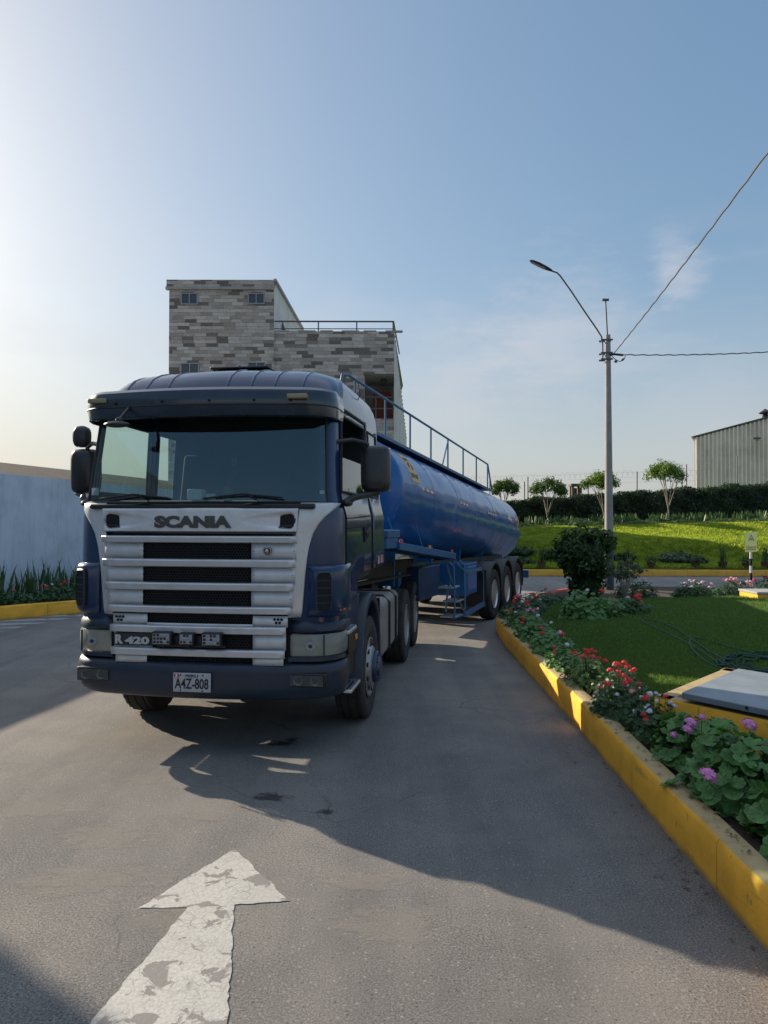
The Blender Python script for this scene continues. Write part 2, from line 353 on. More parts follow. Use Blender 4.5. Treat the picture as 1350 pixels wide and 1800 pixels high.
M['mesh'] = mat('grille_mesh', (0.03,0.03,0.033), 0.5)
M['chassis'] = dirty('dusty_chassis', (0.025,0.022,0.02), 0.7, 0, 0, (0.11,0.085,0.06), 0.7, 4, 0.35, 0.65)
M['rubber'] = dirty('tyre_rubber', (0.022,0.021,0.02), 0.85, 0, 0, (0.085,0.075,0.062), 0.6, 8, 0.35, 0.7, bs=0.3)
M['steel_rim'] = dirty('dusty_steel_rim', (0.36,0.37,0.38), 0.38, 0.7, 0, (0.13,0.12,0.1), 0.5, 8)
M['hub_blue'] = dirty('dark_hub_cover', (0.05,0.07,0.12), 0.35, 0.5, 0.2, (0.1,0.09,0.08), 0.3, 8)
M['alloy'] = dirty('polished_rim', (0.7,0.72,0.74), 0.38, 1.0, 0, (0.3,0.28,0.25), 0.3, 8)
M['aluminium'] = dirty('dull_aluminium_tank', (0.26,0.25,0.24), 0.55, 0.4, 0, (0.12,0.1,0.08), 0.5, 4)
M['led_lens'] = mat('led_lens', (0.28,0.30,0.33), 0.25, 0.3, 0.4)
M['orange_lamp'] = mat('orange_reflector', (0.75,0.18,0.02), 0.25, coat=0.5)
M['red_lamp'] = mat('red_reflector', (0.45,0.02,0.02), 0.3, coat=0.5)
M['white_lamp'] = mat('white_reflector', (0.62,0.62,0.64), 0.3, coat=0.5)
M['amber_dull'] = mat('dull_amber_marker', (0.28,0.22,0.12), 0.35, coat=0.4)
M['letters'] = mat('dark_lettering', (0.03,0.035,0.04), 0.35, coat=0.3)
M['badge_silver'] = mat('badge_silver_letters', (0.55,0.55,0.56), 0.35, 0.4)
M['chrome'] = mat('chrome', (0.75,0.77,0.8), 0.08, 1.0)
M['plate'] = dirty('number_plate', (0.42,0.42,0.44), 0.5, 0, 0.1, (0.2,0.18,0.16), 0.35, 14)
M['plate_ink'] = mat('plate_lettering', (0.01,0.01,0.012), 0.5)
M['tank_blue'] = dirty('blue_tank_paint', (0.003,0.105,0.34), 0.3, 0, 0.4, (0.03,0.07,0.13), 0.3, 1.6)
M['frame_blue'] = dirty('blue_frame_paint', (0.008,0.10,0.27), 0.42, 0, 0.1, (0.08,0.08,0.08), 0.45, 5)
M['rail_blue'] = dirty('slate_blue_rail_paint', (0.05,0.14,0.27), 0.45, 0, 0.1, (0.09,0.09,0.09), 0.3, 6)
M['placard'] = mat('orange_yellow_placard', (0.62,0.34,0.07), 0.4)
M['seat'] = mat('dark_seat_cloth', (0.02,0.022,0.026), 0.9)
M['trim_in'] = mat('cab_interior_trim', (0.045,0.048,0.052), 0.8)
M['paper'] = mat('white_paper', (0.5,0.52,0.55), 0.7)

# glass: thin sheet, tinted, fresnel reflection
def glass(name, tint, ior=1.55, haze=0.0):
    m = bpy.data.materials.new(name); m.use_nodes = True; n = m.node_tree.nodes; l = m.node_tree.links; n.clear()
    o = n.new('ShaderNodeOutputMaterial'); mx = n.new('ShaderNodeMixShader'); t = n.new('ShaderNodeBsdfTransparent'); g = n.new('ShaderNodeBsdfGlossy')
    fw = n.new('ShaderNodeLayerWeight'); pw = n.new('ShaderNodeMath'); pw.operation = 'POWER'; pw.inputs[1].default_value = 5
    fr = n.new('ShaderNodeMapRange'); fr.inputs['To Min'].default_value = ((ior-1)/(ior+1))**2; fr.inputs['To Max'].default_value = 1.0
    l.new(fw.outputs['Facing'], pw.inputs[0]); l.new(pw.outputs[0], fr.inputs['Value']); t.inputs[0].default_value = (*tint, 1); g.inputs['Roughness'].default_value = 0.012
    g.inputs['Color'].default_value = ((0.72,0.93,1,1) if name.startswith('wind') else (0.95,0.97,1,1))
    l.new(fr.outputs[0], mx.inputs[0]); l.new(t.outputs[0], mx.inputs[1]); l.new(g.outputs[0], mx.inputs[2]); l.new(mx.outputs[0], o.inputs[0])
    if haze:
        m2 = n.new('ShaderNodeMixShader'); d = n.new('ShaderNodeBsdfDiffuse'); d.inputs[0].default_value = (0.4,0.42,0.4,1); m2.inputs[0].default_value = haze
        l.new(mx.outputs[0], m2.inputs[1]); l.new(d.outputs[0], m2.inputs[2]); l.new(m2.outputs[0], o.inputs[0])
    return m
M['windshield'] = glass('windshield_glass', (0.62,0.78,0.74), 2.0, 0.015)
M['side_glass'] = glass('side_window_glass', (0.75,0.82,0.8), 1.6, 0.01)
M['lens'] = glass('yellowed_lamp_lens', (0.7,0.68,0.6), 1.5, 0.42)
M['fog_lens'] = glass('fog_lamp_lens', (0.6,0.6,0.6), 1.5, 0.12)
M['lamp_box'] = mat('lamp_reflector', (0.55,0.54,0.5), 0.3, 0.75)
M['pane'] = mat('dark_window_pane', (0.03,0.035,0.045), 0.08, coat=0.6)
M['pane2'] = mat('grey_window_blind', (0.16,0.17,0.19), 0.3, coat=0.4)
# ================================================================== TRUCK TRACTOR (local x = across, y = back, z = up)
YAW = R(-7.75)
truck = empty('truck_tractor', (-1.58, 6.25, 0), YAW)
tag(truck, 'dark blue truck tractor with silver slatted grille, standing ahead of the blue tank trailer', 'truck')

def lerp(tab, z):
    for (z0, *a), (z1, *b) in zip(tab, tab[1:]):
        if z <= z1:
            t = max(0, (z-z0)/(z1-z0)); return [p+(q-p)*t for p, q in zip(a, b)]
    return list(tab[-1][1:])
#        z     w     yf    bow   rc
CAB = [(1.05, 1.19, .09, .03, .26), (1.3, 1.20, .085, .03, .26), (1.7, 1.205, .08, .03, .26), (2.05, 1.20, .08, .035, .26), (2.15, 1.175, .10, .04, .22),
       (2.27, 1.15, .115, .045, .20), (2.96, 1.115, .235, .05, .20), (3.06, 1.11, .26, .05, .22), (3.15, 1.10, .345, .06, .26), (3.24, 1.08, .40, .07, .29),
       (3.32, 1.04, .48, .08, .32), (3.385, .98, .60, .09, .34), (3.43, .91, .74, .10, .34), (3.465, .82, .90, .10, .33), (3.485, .68, 1.10, .1, .3)]
ZL = [1.05, 1.14, 1.24, 1.38, 1.52, 1.7, 1.9, 2.05, 2.12, 2.165, 2.27, 2.45, 2.58, 2.85, 2.96, 3.02, 3.06, 3.10, 3.15, 3.19, 3.24, 3.28, 3.32, 3.352, 3.385, 3.41, 3.43, 3.45, 3.465, 3.485]
FR = [0, .2, .4, .6, .8, 1.0]; NA = 7
SIDE = [.0, .0, .85, 1.2, 1.55, 1.64, 1.78, 2.28, 2.42]
def sidex(w, y): return w + .012*math.sin(math.pi*min(1, y/2.42)) + .065*max(0, y-.35)/2.1
def cab_ring(z):
    w, yf, bow, rc = lerp(CAB, z)
    pts = []
    for q in FR: pts.append((q*(w-rc), yf + bow*q*q))
    yc = yf + bow + rc
    for k in range(1, NA+1):
        a = math.pi/2*k/NA; pts.append((w-rc+rc*math.sin(a), yc-rc*math.cos(a)))
    y0 = yc + .02
    for i, sy in enumerate(SIDE):
        y = y0 if i == 0 else (y0+.035 if i == 1 else max(y0 + .04*i, sy))
        if i == len(SIDE)-1 and z > 3.15: y = 2.42 - (z-3.15)*.5
        pts.append((sidex(w, y), y))
    w2 = pts[-1][0]
    pts.append((w2-.05, pts[-1][1]+.05)); pts.append((w2*.5, pts[-1][1]))
    pts.append((0, pts[-1][1]))
    return pts
rings = [cab_ring(z) for z in ZL]
IA = len(FR)-1                 # last front point, arc points IA+1..IA+NA, then side
IS = IA + NA + 1               # first side point (front edge of door window)
cats = {}
for sx in (1, -1):
    for j in range(len(ZL)-1):
        z0, z1 = ZL[j], ZL[j+1]; zc = (z0+z1)/2
        for i in range(len(rings[0])-1):
            a, b, c, d = rings[j][i], rings[j][i+1], rings[j+1][i+1], rings[j+1][i]
            q = [(sx*a[0], a[1], z0), (sx*b[0], b[1], z0), (sx*c[0], c[1], z1), (sx*d[0], d[1], z1)]
            if sx < 0: q.reverse()
            yc = (a[1]+b[1])/2
            cat = 'body'
            if 2.165 < zc < 2.96 and i < IA+3: cat = 'ws'
            elif 2.27 < zc < 2.96 and IS+1 <= i < IS+4: cat = ('dw', sx)
            elif 2.27 < zc < 2.96 and i == IS+6: cat = ('qw', sx)
            elif 1.24 < zc < 3.02 and IS <= i < IS+5: cat = ('door', sx)
            if cat == ('dw', 1) and zc > 2.58: continue          # this window is wound half down
            if cat in ('body', ('door', sx)) and zc < 1.52 and yc > .80 and i >= IS: continue     # wheel arch cut-out
            cats.setdefault(cat, []).append(q)
def quads(lst):
    mb = MB()
    for q in lst: mb.add(q, [(0,1,2,3)])
    return mb
# roof cap
top = rings[-1]
for i in range(len(top)-1):
    a, b = top[i], top[i+1]
    if a[0] or b[0]: cats['body'].append([(-a[0],a[1],ZL[-1]+.004), (a[0],a[1],ZL[-1]+.004), (b[0],b[1],ZL[-1]+.004), (-b[0],b[1],ZL[-1]+.004)])
mbody = quads(cats['body'])
# pressed ribs running over the front of the roof
for xr in (-.86, -.66, -.44, .12, .34, .55, .80):
    path = []
    for z in [3.17, 3.22, 3.27, 3.32, 3.36, 3.395, 3.43, 3.45, 3.465, 3.482]:
        w, yf, bow, rc = lerp(CAB, z)
        if abs(xr) > w-.06: continue
        q = abs(xr)/(w-rc); y = yf+bow*q*q
        if abs(xr) > w-rc:
            s = min(1, (abs(xr)-(w-rc))/rc); y = yf+bow+rc-rc*math.sqrt(1-s*s)
        path.append((xr, y-.002, z-.004))
    path.append((xr, 1.9, 3.48))
    mbody.tube(path, .011, 6)
bodyo = mbody.build('cab', M['cab_blue'], truck, ang=40, solid=.025)
ws = quads(cats['ws']).build('windshield', M['windshield'], truck, ang=60)
mb = MB()          # black rubber surround and ceramic band of the windscreen
for sx in (1,-1):
    mb.tube([(sx*rings[j][IA+3][0], rings[j][IA+3][1]-.004, ZL[j]) for j in range(9, 15)], .011, 6)
for jj in (9, 14):
    pts = [(-p[0], p[1]-.006, ZL[jj]) for p in rings[jj][:IA+4]][::-1] + [(p[0], p[1]-.006, ZL[jj]) for p in rings[jj][1:IA+4]]
    mb.tube(pts, .012, 6)
mb.build('windshield_seal', M['black'], ws)
for sx in (1, -1):
    do = quads(cats[('door', sx)]).build('door', M['cab_blue'], truck, ang=40, solid=.028)
    mb = MB()      # shut line round the door
    j0, j1 = ZL.index(1.24), ZL.index(3.02)
    rim = [(rings[j][IS][0], rings[j][IS][1], ZL[j]) for j in range(j0, j1+1)] + [(rings[j1][i][0], rings[j1][i][1], ZL[j1]) for i in range(IS+1, IS+6)] + \
          [(rings[j][IS+5][0], rings[j][IS+5][1], ZL[j]) for j in range(j1-1, ZL.index(1.52)-1, -1)]
    mb.tube([(sx*(p[0]+.0), p[1], p[2]) for p in rim], .0075, 5)
    # waist crease
    for zc_ in (2.02, 1.93): mb.tube([(sx*(rings[7][i][0]+.001), rings[7][i][1], zc_ + .012*(i-IS)) for i in range(IS, IS+5)], .006, 5)
    mb.build('door_seal', M['hole'], do)
    h = MB(); h.prism([(1.16,1.80),(1.42,1.86),(1.44,1.95),(1.40,2.0),(1.14,1.95)], sx*1.235, sx*1.252, 'yz')
    ho = h.build('handle_recess', M['hole'], do, bevel=.01)
    h = MB(); h.bar((sx*1.256, 1.19, 1.885), (sx*1.262, 1.40, 1.93), .018, .045); h.build('handle', M['black'], do, bevel=.008)
    quads(cats[('dw', sx)]).build('door_window', M['side_glass'], truck, ang=60)
    quads(cats[('qw', sx)]).build('quarter_window', M['side_glass'], truck, ang=60)
    mb = MB()
    for (i0, i1) in ((IS+1, IS+4), (IS+6, IS+7)):
        lp = [(rings[j][i0][0], rings[j][i0][1], ZL[j]) for j in range(10, 15)] + [(rings[14][i][0], rings[14][i][1], ZL[14]) for i in range(i0+1, i1+1)] + \
             [(rings[j][i1][0], rings[j][i1][1], ZL[j]) for j in range(13, 9, -1)] + [(rings[10][i][0], rings[10][i][1], ZL[10]) for i in range(i1-1, i0, -1)]
        mb.tube([(sx*p[0], p[1], p[2]) for p in lp], .013, 6, closed=True)
    mb.build('window_seal', M['black'], truck)
    # red and white reflective tape on the lower rear corner of the cab
    t = MB()
    for k in range(4):
        t.mi = k % 2; xt = sx*(sidex(1.205,2.03+k*.1)+.004); t.box(xt-.002, xt+.002, 1.94+k*.11, 2.05+k*.11, 1.55, 1.63)
    t.build('reflective_tape', [M['white_lamp'], M['red_lamp']], truck, smooth=False)
# inside of the cab
mb = MB(); mb.box(-1.13,1.13,2.22,2.26,1.5,3.2); mb.box(-1.13,1.13,.55,2.25,1.42,1.5); mb.box(-1.05,1.05,.6,2.2,3.16,3.2)
mb.prism([(.30,2.13),(.34,2.17),(.62,2.2),(.8,2.12),(.82,1.5),(.30,1.5)], -1.12, 1.12, 'yz')
mb.build('cab_interior', M['trim_in'], truck)
for x in (-.62, .62):
    mb = MB(); mb.box(x-.26,x+.26,1.15,1.65,1.75,1.95)
    mb.prism([(1.58,1.9),(1.72,1.9),(1.86,2.72),(1.76,2.74)], x-.25, x+.25, 'yz'); mb.prism([(1.77,2.72),(1.87,2.72),(1.9,2.92),(1.82,2.94)], x-.13, x+.13, 'yz')
    mb.build('seat', M['seat'], truck, bevel=.04, seg=3)
mb = MB(); a = R(35)
mb.tube([(.62+.21*math.cos(t), .98+.21*math.sin(t)*math.sin(a), 2.14+.21*math.sin(t)*math.cos(a)) for t in [2*math.pi*k/24 for k in range(24)]], .016, 6, closed=True)
for t in (.3, 2.8, 4.7): mb.tube([(.62, .98, 2.14), (.62+.21*math.cos(t), .98+.21*math.sin(t)*math.sin(a), 2.14+.21*math.sin(t)*math.cos(a))], .014, 5)
mb.build('steering_wheel', M['black'], truck)
mb = MB(); mb.box(-.30,-.16,.5,.62,2.2,2.30); mb.box(-.14,-.05,.55,.58,2.2,2.26); mb.build('dashboard_papers', M['paper'], truck, bevel=.01)

for (xa, xb, ya, za, zb) in ((1.015,1.055,.19,2.24,2.27),(-1.05,-.985,.175,2.235,2.30)):
    mb = MB(); mb.box(xa,xb,ya,ya+.002,za,zb); mb.build('sticker', M['paper'], ws)
# phone holder on a bent stalk, on the dashboard
mb = MB(); mb.tube([(.12,.42,2.16),(.12,.42,2.30),(.14,.40,2.42),(.19,.38,2.52),(.20,.38,2.60)], .010, 6); mb.tube([(.13,.42,2.36),(.22,.40,2.46),(.30,.38,2.54)], .007, 6); mb.ball((.195,.38,2.54),.022,.02,.05); mb.box(.085,.155,.40,.44,2.16,2.32)
mb.build('phone_holder', M['black'], truck)
# wipers
for (xa, xb, xp) in ((-.92,-.30,-.62), (.02,.72,.36)):
    mb = MB(); mb.tube([(xa, .085, 2.20), ((xa+xb)/2, .065, 2.235), (xb, .075, 2.205)], .009, 6); mb.tube([(xp, .06, 2.135), (xp+.18, .04, 2.17), ((xa+xb)/2+.05, .055, 2.235)], .011, 6)
    mb.build('wiper', M['black'], truck)
mb = MB(); mb.box(-1.0,1.0,.045,.14,2.11,2.155); mb.build('scuttle_panel', M['black'], truck, bevel=.015)

# sun visor
def outline(w, y0, bow, rc, yend, n=8):
    pts = [(q*(w-rc), y0+bow*q*q) for q in (0,.25,.5,.75,1.0)]
    yc = y0+bow+rc
    pts += [(w-rc+rc*math.sin(math.pi/2*k/n), yc-rc*math.cos(math.pi/2*k/n)) for k in range(1,n+1)]
    pts.append((w, yend)); return pts
def sweep(mb, secs, yend=None):
    """secs: list of (w, y0, bow, rc, yend, z) -> one row of points each, mirrored over x"""
    rows = []
    for (w, y0, bow, rc, ye, z) in secs:
        h = outline(w, y0, bow, rc, ye)
        rows.append([(-p[0], p[1], z) for p in h[::-1]] + [(p[0], p[1], z) for p in h[1:]])
    mb.grid(rows); return mb
mb = MB()
sweep(mb, [(1.09,.36,.07,.26,.66,3.165), (1.115,.02,.10,.28,.62,3.145), (1.13,-.03,.10,.29,.60,3.115), (1.145,-.055,.10,.30,.60,3.04), (1.15,-.05,.10,.30,.58,2.985), (1.142,-.03,.10,.29,.56,2.90), (1.13,-.0,.10,.28,.55,2.885)])
vis = mb.build('sun_visor', M['visor'], truck, ang=24, solid=.012)
mb = MB(); sweep(mb, [(1.149,-.054,.10,.30,.60,2.995), (1.153,-.057,.10,.302,.60,2.988), (1.149,-.052,.10,.30,.60,2.981)]); mb.build('crease_strip', M['black'], vis)
for (x, y) in ((.86,.025), (-.93,.06)):
    mb = MB(); mb.box(x-.085,x+.085,y-.03,y+.05,3.03,3.07); mb.build('marker_lamp', M['amber_dull'], vis, bevel=.008)
for x in (-.75,-.3,.12,.5,.8):
    mb = MB(); mb.ball((x, -.058+.10*(x/.85)**2, 3.02), .012, .010, .012, 8, 4); mb.build('visor_screw', M['hole'], vis)
# roof hatch and small fittings
mb = MB(); mb.box(-.30,.30,1.05,1.65,3.515,3.54); mb.prism([(-.2,3.48),(.2,3.48),(.26,3.52),(-.26,3.52)], 1.1,1.6,'xz'); mb.build('roof_hatch', M['black'], truck, bevel=.01)
mb = MB(); mb.ball((-.08,1.3,3.56),.035,.035,.05); mb.build('roof_beacon_stub', M['visor'], truck)
for x in (-.26, .44, .78):
    mb = MB(); mb.tube([(x-.03,.34,3.15),(x-.02,.33,3.17),(x+.02,.33,3.17),(x+.03,.34,3.15)], .006, 5); mb.build('visor_bracket', M['cab_blue'], truck)
mb = MB(); mb.tube([(1.10,1.5,3.22),(1.15,1.45,3.30),(1.13,1.42,3.42)], .005, 5); mb.build('aerial', M['black'], truck)

# mirrors
for sx in (1, -1):
    mr = MB(); rows = []
    for t, k in ((0,.55),(.02,.8),(.05,.95),(.10,1.0),(.16,.96)):
        cx_, cz_, hx, hz = (1.425 if sx > 0 else 1.395), 2.485, .135*k+.002, .215*(.55+.45*k)
        ring = []
        for q in range(24):
            a = 2*math.pi*q/24; c, s = math.cos(a), math.sin(a); e = .42
            ring.append((sx*(cx_+hx*math.copysign(abs(c)**e, c)), .58+t, cz_+hz*math.copysign(abs(s)**e, s)))
        rows.append(ring)
    mr.grid(rows, True); mr.add(rows[0], [tuple(range(24))])
    mo = mr.build('side_mirror', M['mirror_black'], truck, ang=50)
    g = MB(); g.prism([(sx*1.30,2.29),(sx*1.55,2.29),(sx*1.55,2.68),(sx*1.30,2.68)], .735, .738, 'xz'); g.build('mirror_glass', M['chrome'], mo)
    a = MB(); a.tube([(sx*1.11,.42,2.71),(sx*1.24,.52,2.735),(sx*1.32,.60,2.72),(sx*1.36,.64,2.70)], .02, 8); a.build('mirror_arm', M['mirror_black'], truck); a = MB()
    a.tube([(sx*1.2,.40,2.17),(sx*1.27,.42,2.215),(sx*1.36,.58,2.245),(sx*1.46,.64,2.27)], [.035,.03,.026,.022], 8); a.ball((sx*1.215,.40,2.17),.05,.09,.035)
    a.build('mirror_arm', M['mirror_black'], truck)
mr = MB(); rows = []
for t, k in ((0,.5),(.015,.85),(.04,1.0),(.09,.95)):
    rows.append([(-1.425+.085*k*math.copysign(abs(math.cos(a))**.7, math.cos(a)), .60+t, 2.815+.105*k*math.copysign(abs(math.sin(a))**.7, math.sin(a))) for a in [2*math.pi*q/20 for q in range(20)]])
mr.grid(rows, True); mr.add(rows[0], [tuple(range(20))]); mr.tube([(-1.4,.64,2.72),(-1.42,.64,2.78)], .02, 6)
mr.build('wide_angle_mirror', M['mirror_black'], truck, ang=50)
mr = MB(); mr.ball((-.64,-.16,2.815),.115,.06,.028,16,8); mr.ball((-.64,-.12,2.855),.035,.03,.03); mr.tube([(-.64,-.12,2.86),(-.62,.0,2.97)], .015, 6)
mr.build('front_mirror', M['mirror_black'], truck)

# ---- front panels
def bow(x, w=.88): return .035*(x/w)**2
NX, NZ = 140, 22
x0, x1, z0, z1 = -.868, .868, 1.913, 2.117
hood = MB(); rows = []
def pocket(x, z):
    """depth of the drop-shaped air pocket beside the lettering"""
    ax = abs(x)
    if ax > .845 or ax < .40: return 0
    u = (ax-.40)/.445; half = .078*min(1, math.sqrt(max(0, u))*1.15)
    if u > .9: half = min(half, .078*math.sqrt(max(0, 1-((u-.9)/.1)**2))+.0)
    e = max(0, 1-abs(z-2.008)/max(half, 1e-4)); e = min(1, e*2.2); e = e*e*(3-2*e)
    return e*(.002+.04*u*u)
for k in range(NZ+1):
    z = z0+(z1-z0)*k/NZ; row = []
    for i in range(NX+1):
        x = x0+(x1-x0)*i/NX
        edge = min(1, (z1-z)/.02); rr = .018*(1-math.sqrt(max(0, 1-(1-edge)**2)))
        row.append((x*(1-.012*(1-k/NZ)), -.012+bow(x)+pocket(x, z)+rr+(.0 if k else .02), z))
    rows.append(row)
hood.grid(rows); ho = hood.build('hood_panel', M['silver_light'], truck, ang=50, solid=.02)
for sx in (1,-1):
    q = MB(); poly = []
    for t in range(28):
        a = 2*math.pi*t/28; e = .45
        poly.append((sx*(.742+.092*math.copysign(abs(math.cos(a))**e, math.cos(a)) + (.01 if math.cos(a)<0 else 0)), 2.008+.068*math.copysign(abs(math.sin(a))**e, math.sin(a))))
    q.prism(poly, .012+bow(.735)-.003, .05, 'xz'); q.build('air_pocket', M['hole'], ho)
    q = MB(); q.prism([(sx*(.82),1.96),(sx*.70,1.955),(sx*.72,1.975),(sx*.815,1.98)], .004+bow(.7), .016, 'xz'); q.build('pocket_blade', M['black'], ho)
text('SCANIA', 'lettering', M['letters'], -.372, .305, 1.948, 2.052, -.010, ho, heavy=.058, ext=.012)

def bar_row(mb, hw, za, zb, proud=.028, y=.0):
    """rounded horizontal slat"""
    rows = []
    for t, dd_ in ((0,.0),(.05,.55),(.12,.82),(.40,.92),(.78,1.0),(.90,.86),(.97,.5),(1,.0)):
        z = za+(zb-za)*t; d = proud*dd_
        rows.append([(x, y+bow(x)-d, z) for x in [hw*(-1+2*i/24) for i in range(25)]])
    mb.grid(rows)
def hexmesh(mb, xa, xb, za, zb, pitch=.026, y=.012, fr=.80):
    """hexagonal grille: a thin frame round every opening"""
    dz = pitch*.866; nr = int((zb-za)/dz)+1
    for r in range(nr):
        z = za+dz*(r+.5); off = pitch/2 if r % 2 else 0
        nx = int((xb-xa)/pitch)
        for c in range(nx):
            x = xa+pitch*(c+.5)+off
            if x+pitch/2 > xb+.001 or z+dz*.6 > zb+.004: continue
            o_ = []; i_ = []
            for k in range(6):
                a = math.pi/6+math.pi/3*k; q = pitch/math.sqrt(3)
                o_.append((x+q*math.cos(a), y+bow(x), z+q*math.sin(a))); i_.append((x+q*fr*math.cos(a), y+.004+bow(x), z+q*fr*math.sin(a)))
            mb.add(o_+i_, [(k,(k+1)%6,6+(k+1)%6,6+k) for k in range(6)])
ROWS = [  # bar top, bar bottom, panel bottom, half width of the row, mesh left, mesh right
    (1.884,1.822,1.688,.850,-.49,.47), (1.688,1.618,1.490,.838,-.49,.47), (1.490,1.420,1.292,.820,-.49,.47), (1.292,1.226,None,.803,0,0)]
gp = MB(); gb = MB(); gm = MB(); gh = MB()
gh.box(-.80,.80,.075,.085,.80,1.90)
for (bt, bb_, pb, hw, ml, mr_) in ROWS:
    bar_row(gb, hw+.012, bb_, bt, .036, .004)
    if pb:
        for (xa, xb) in ((-hw, ml), (mr_, hw)):
            n = 10; r1 = [(xa+(xb-xa)*i/n, .012+bow(xa+(xb-xa)*i/n), pb-.01) for i in range(n+1)]; r2 = [(p[0], p[1], bb_+.01) for p in r1]
            gp.grid([r1, r2])
        hexmesh(gm, ml, mr_, pb+.006, bb_-.006)
bar_row(gb, .775, 1.056, 1.126, .036, .004); bar_row(gb, .765, .862, .932, .036, .004)
for (xa, xb, za, zb) in ((-.765,-.45,1.12,1.214),(.485,.78,1.12,1.214),(-.45,.485,1.12,1.142),(-.755,-.735,.93,1.06),(-.755,-.40,.93,.95),(.485,.765,.93,1.06),(-.74,-.45,.80,.868),(.485,.745,.80,.868)):
    n = 8; r1 = [(xa+(xb-xa)*i/n, .010+bow(xa+(xb-xa)*i/n), za) for i in range(n+1)]; gp.grid([r1, [(p[0], p[1], zb) for p in r1]])
for (za, zb) in ((1.144,1.216),(.935,1.054),(.806,.86)): hexmesh(gm, -.45, .485, za, zb)
for (xc) in (-.70, .70):
    for (dx, dz) in ((-.03,.018),(.0,.018),(.03,.018),(-.016,-.010),(.014,-.010)):
        gh.prism([(xc+dx+.0125*math.cos(math.pi/3*k), 1.168+dz+.0125*math.sin(math.pi/3*k)) for k in range(6)], .024, .032, 'xz')
grille = gp.build('grille', M['silver_light'], truck, solid=.008)
gb.build('grille_slats', M['silver'], grille, ang=22, solid=.006)
gm.build('grille_mesh', M['mesh'], grille, smooth=False)
gh.build('grille_backing', M['hole'], grille, smooth=False)
for (bt, bb_, pb, hw, ml, mr_) in ROWS[:3]:
    for x in (-hw+.02, ml-.02, mr_+.02, hw-.02): rv = MB(); rv.ball((x, .010+bow(x), (bb_+pb)/2), .004,.003,.004,6,4); rv.build('rivet', M['black'], grille)
# R 420 badge
bd = MB(); bd.box(-.745,-.395,-.004+bow(.6),.02,.942,1.050); bo = bd.build('badge_plate', M['letters'], truck, bevel=.006)
text('R', 'badge_letter', M['badge_silver'], -.725,-.655,.958,1.036, .006, bo, heavy=.05, ext=.012)
text('420', 'badge_number', M['badge_silver'], -.635,-.415,.958,1.022, .004, bo, heavy=.05, ext=.012)
# shield emblem
def shield(s): return [(x*s, z*s) for x, z in ((-.6,.9),(0,1.0),(.6,.9),(.95,.5),(1.0,.1),(.7,-.5),(.3,-.95),(0,-1.05),(-.3,-.95),(-.7,-.5),(-1.0,.1),(-.95,.5))]
ex, ez = .612, 1.755
e = MB(); e.prism([(ex+a, ez+b) for a, b in shield(.046)], .012, .022, 'xz'); eo = e.build('emblem', M['silver'], truck)
e = MB(); e.prism([(ex+a, ez+b) for a, b in shield(.040)], .004, .013, 'xz'); e.build('emblem_ring', M['letters'], eo)
e = MB(); e.prism([(ex+a, ez+b) for a, b in shield(.035)], .000, .006, 'xz'); e.build('emblem_rim', M['silver'], eo)
e = MB(); e.prism([(ex+a, ez+b) for a, b in shield(.030)], -.004, .003, 'xz'); e.build('emblem_field', M['plate_ink'], eo)
e = MB(); e.prism([(ex+a*.03, ez+b*.03) for a, b in ((-.75,.05),(-.35,.35),(-.3,.62),(0,.8),(.3,.62),(.42,.2),(.38,-.3),(.05,-.85),(-.3,-.4),(-.3,.0))], -.008, -.002, 'xz'); e.build('emblem_head', M['badge_silver'], eo)
e = MB(); e.prism([(ex+a*.03, ez+b*.03) for a, b in ((-.2,-.1),(.2,.0),(.28,-.3),(.05,-.7),(-.2,-.4))], -.011, -.007, 'xz'); e.build('emblem_collar', M['red_lamp'], eo)

# LED work lights on a bracket
br = MB(); br.box(-.335,.265,-.03,-.005,.945,.965); br.box(-.30,.22,-.015,.03,.945,1.04); br.box(-.13,.02,-.03,.01,1.09,1.112); br.build('light_bracket', M['black'], truck, bevel=.005)
for (xc, w_, h_) in ((-.275,.175,.115), (-.058,.135,.105), (.160,.175,.115)):
    b_ = MB(); b_.box(xc-w_/2, xc+w_/2, -.085, -.02, 1.022-h_/2, 1.022+h_/2); b_.box(xc-.02,xc+.02,-.055,-.03,.945,1.0)
    wl_ = b_.build('work_light', M['black'], truck, bevel=.012, seg=3)
    ln = MB(); nx, nzz = (5,3) if w_ > .15 else (4,3); dx = (w_-.028)/nx; dz = (h_-.028)/nzz
    for i in range(nx):
        for k in range(nzz):
            cx_ = xc-w_/2+.014+dx*(i+.5); cz_ = 1.022-h_/2+.014+dz*(k+.5)
            vs = [(cx_-dx/2,-.087,cz_-dz/2),(cx_+dx/2,-.087,cz_-dz/2),(cx_+dx/2,-.087,cz_+dz/2),(cx_-dx/2,-.087,cz_+dz/2),(cx_+rnd.uniform(-.004,.004),-.087+rnd.choice((.008,-.004)),cz_+rnd.uniform(-.004,.004))]
            ln.add(vs, [(0,1,4),(1,2,4),(2,3,4),(3,0,4)])
    ln.build('light_lens', M['led_lens'], wl_, smooth=False)

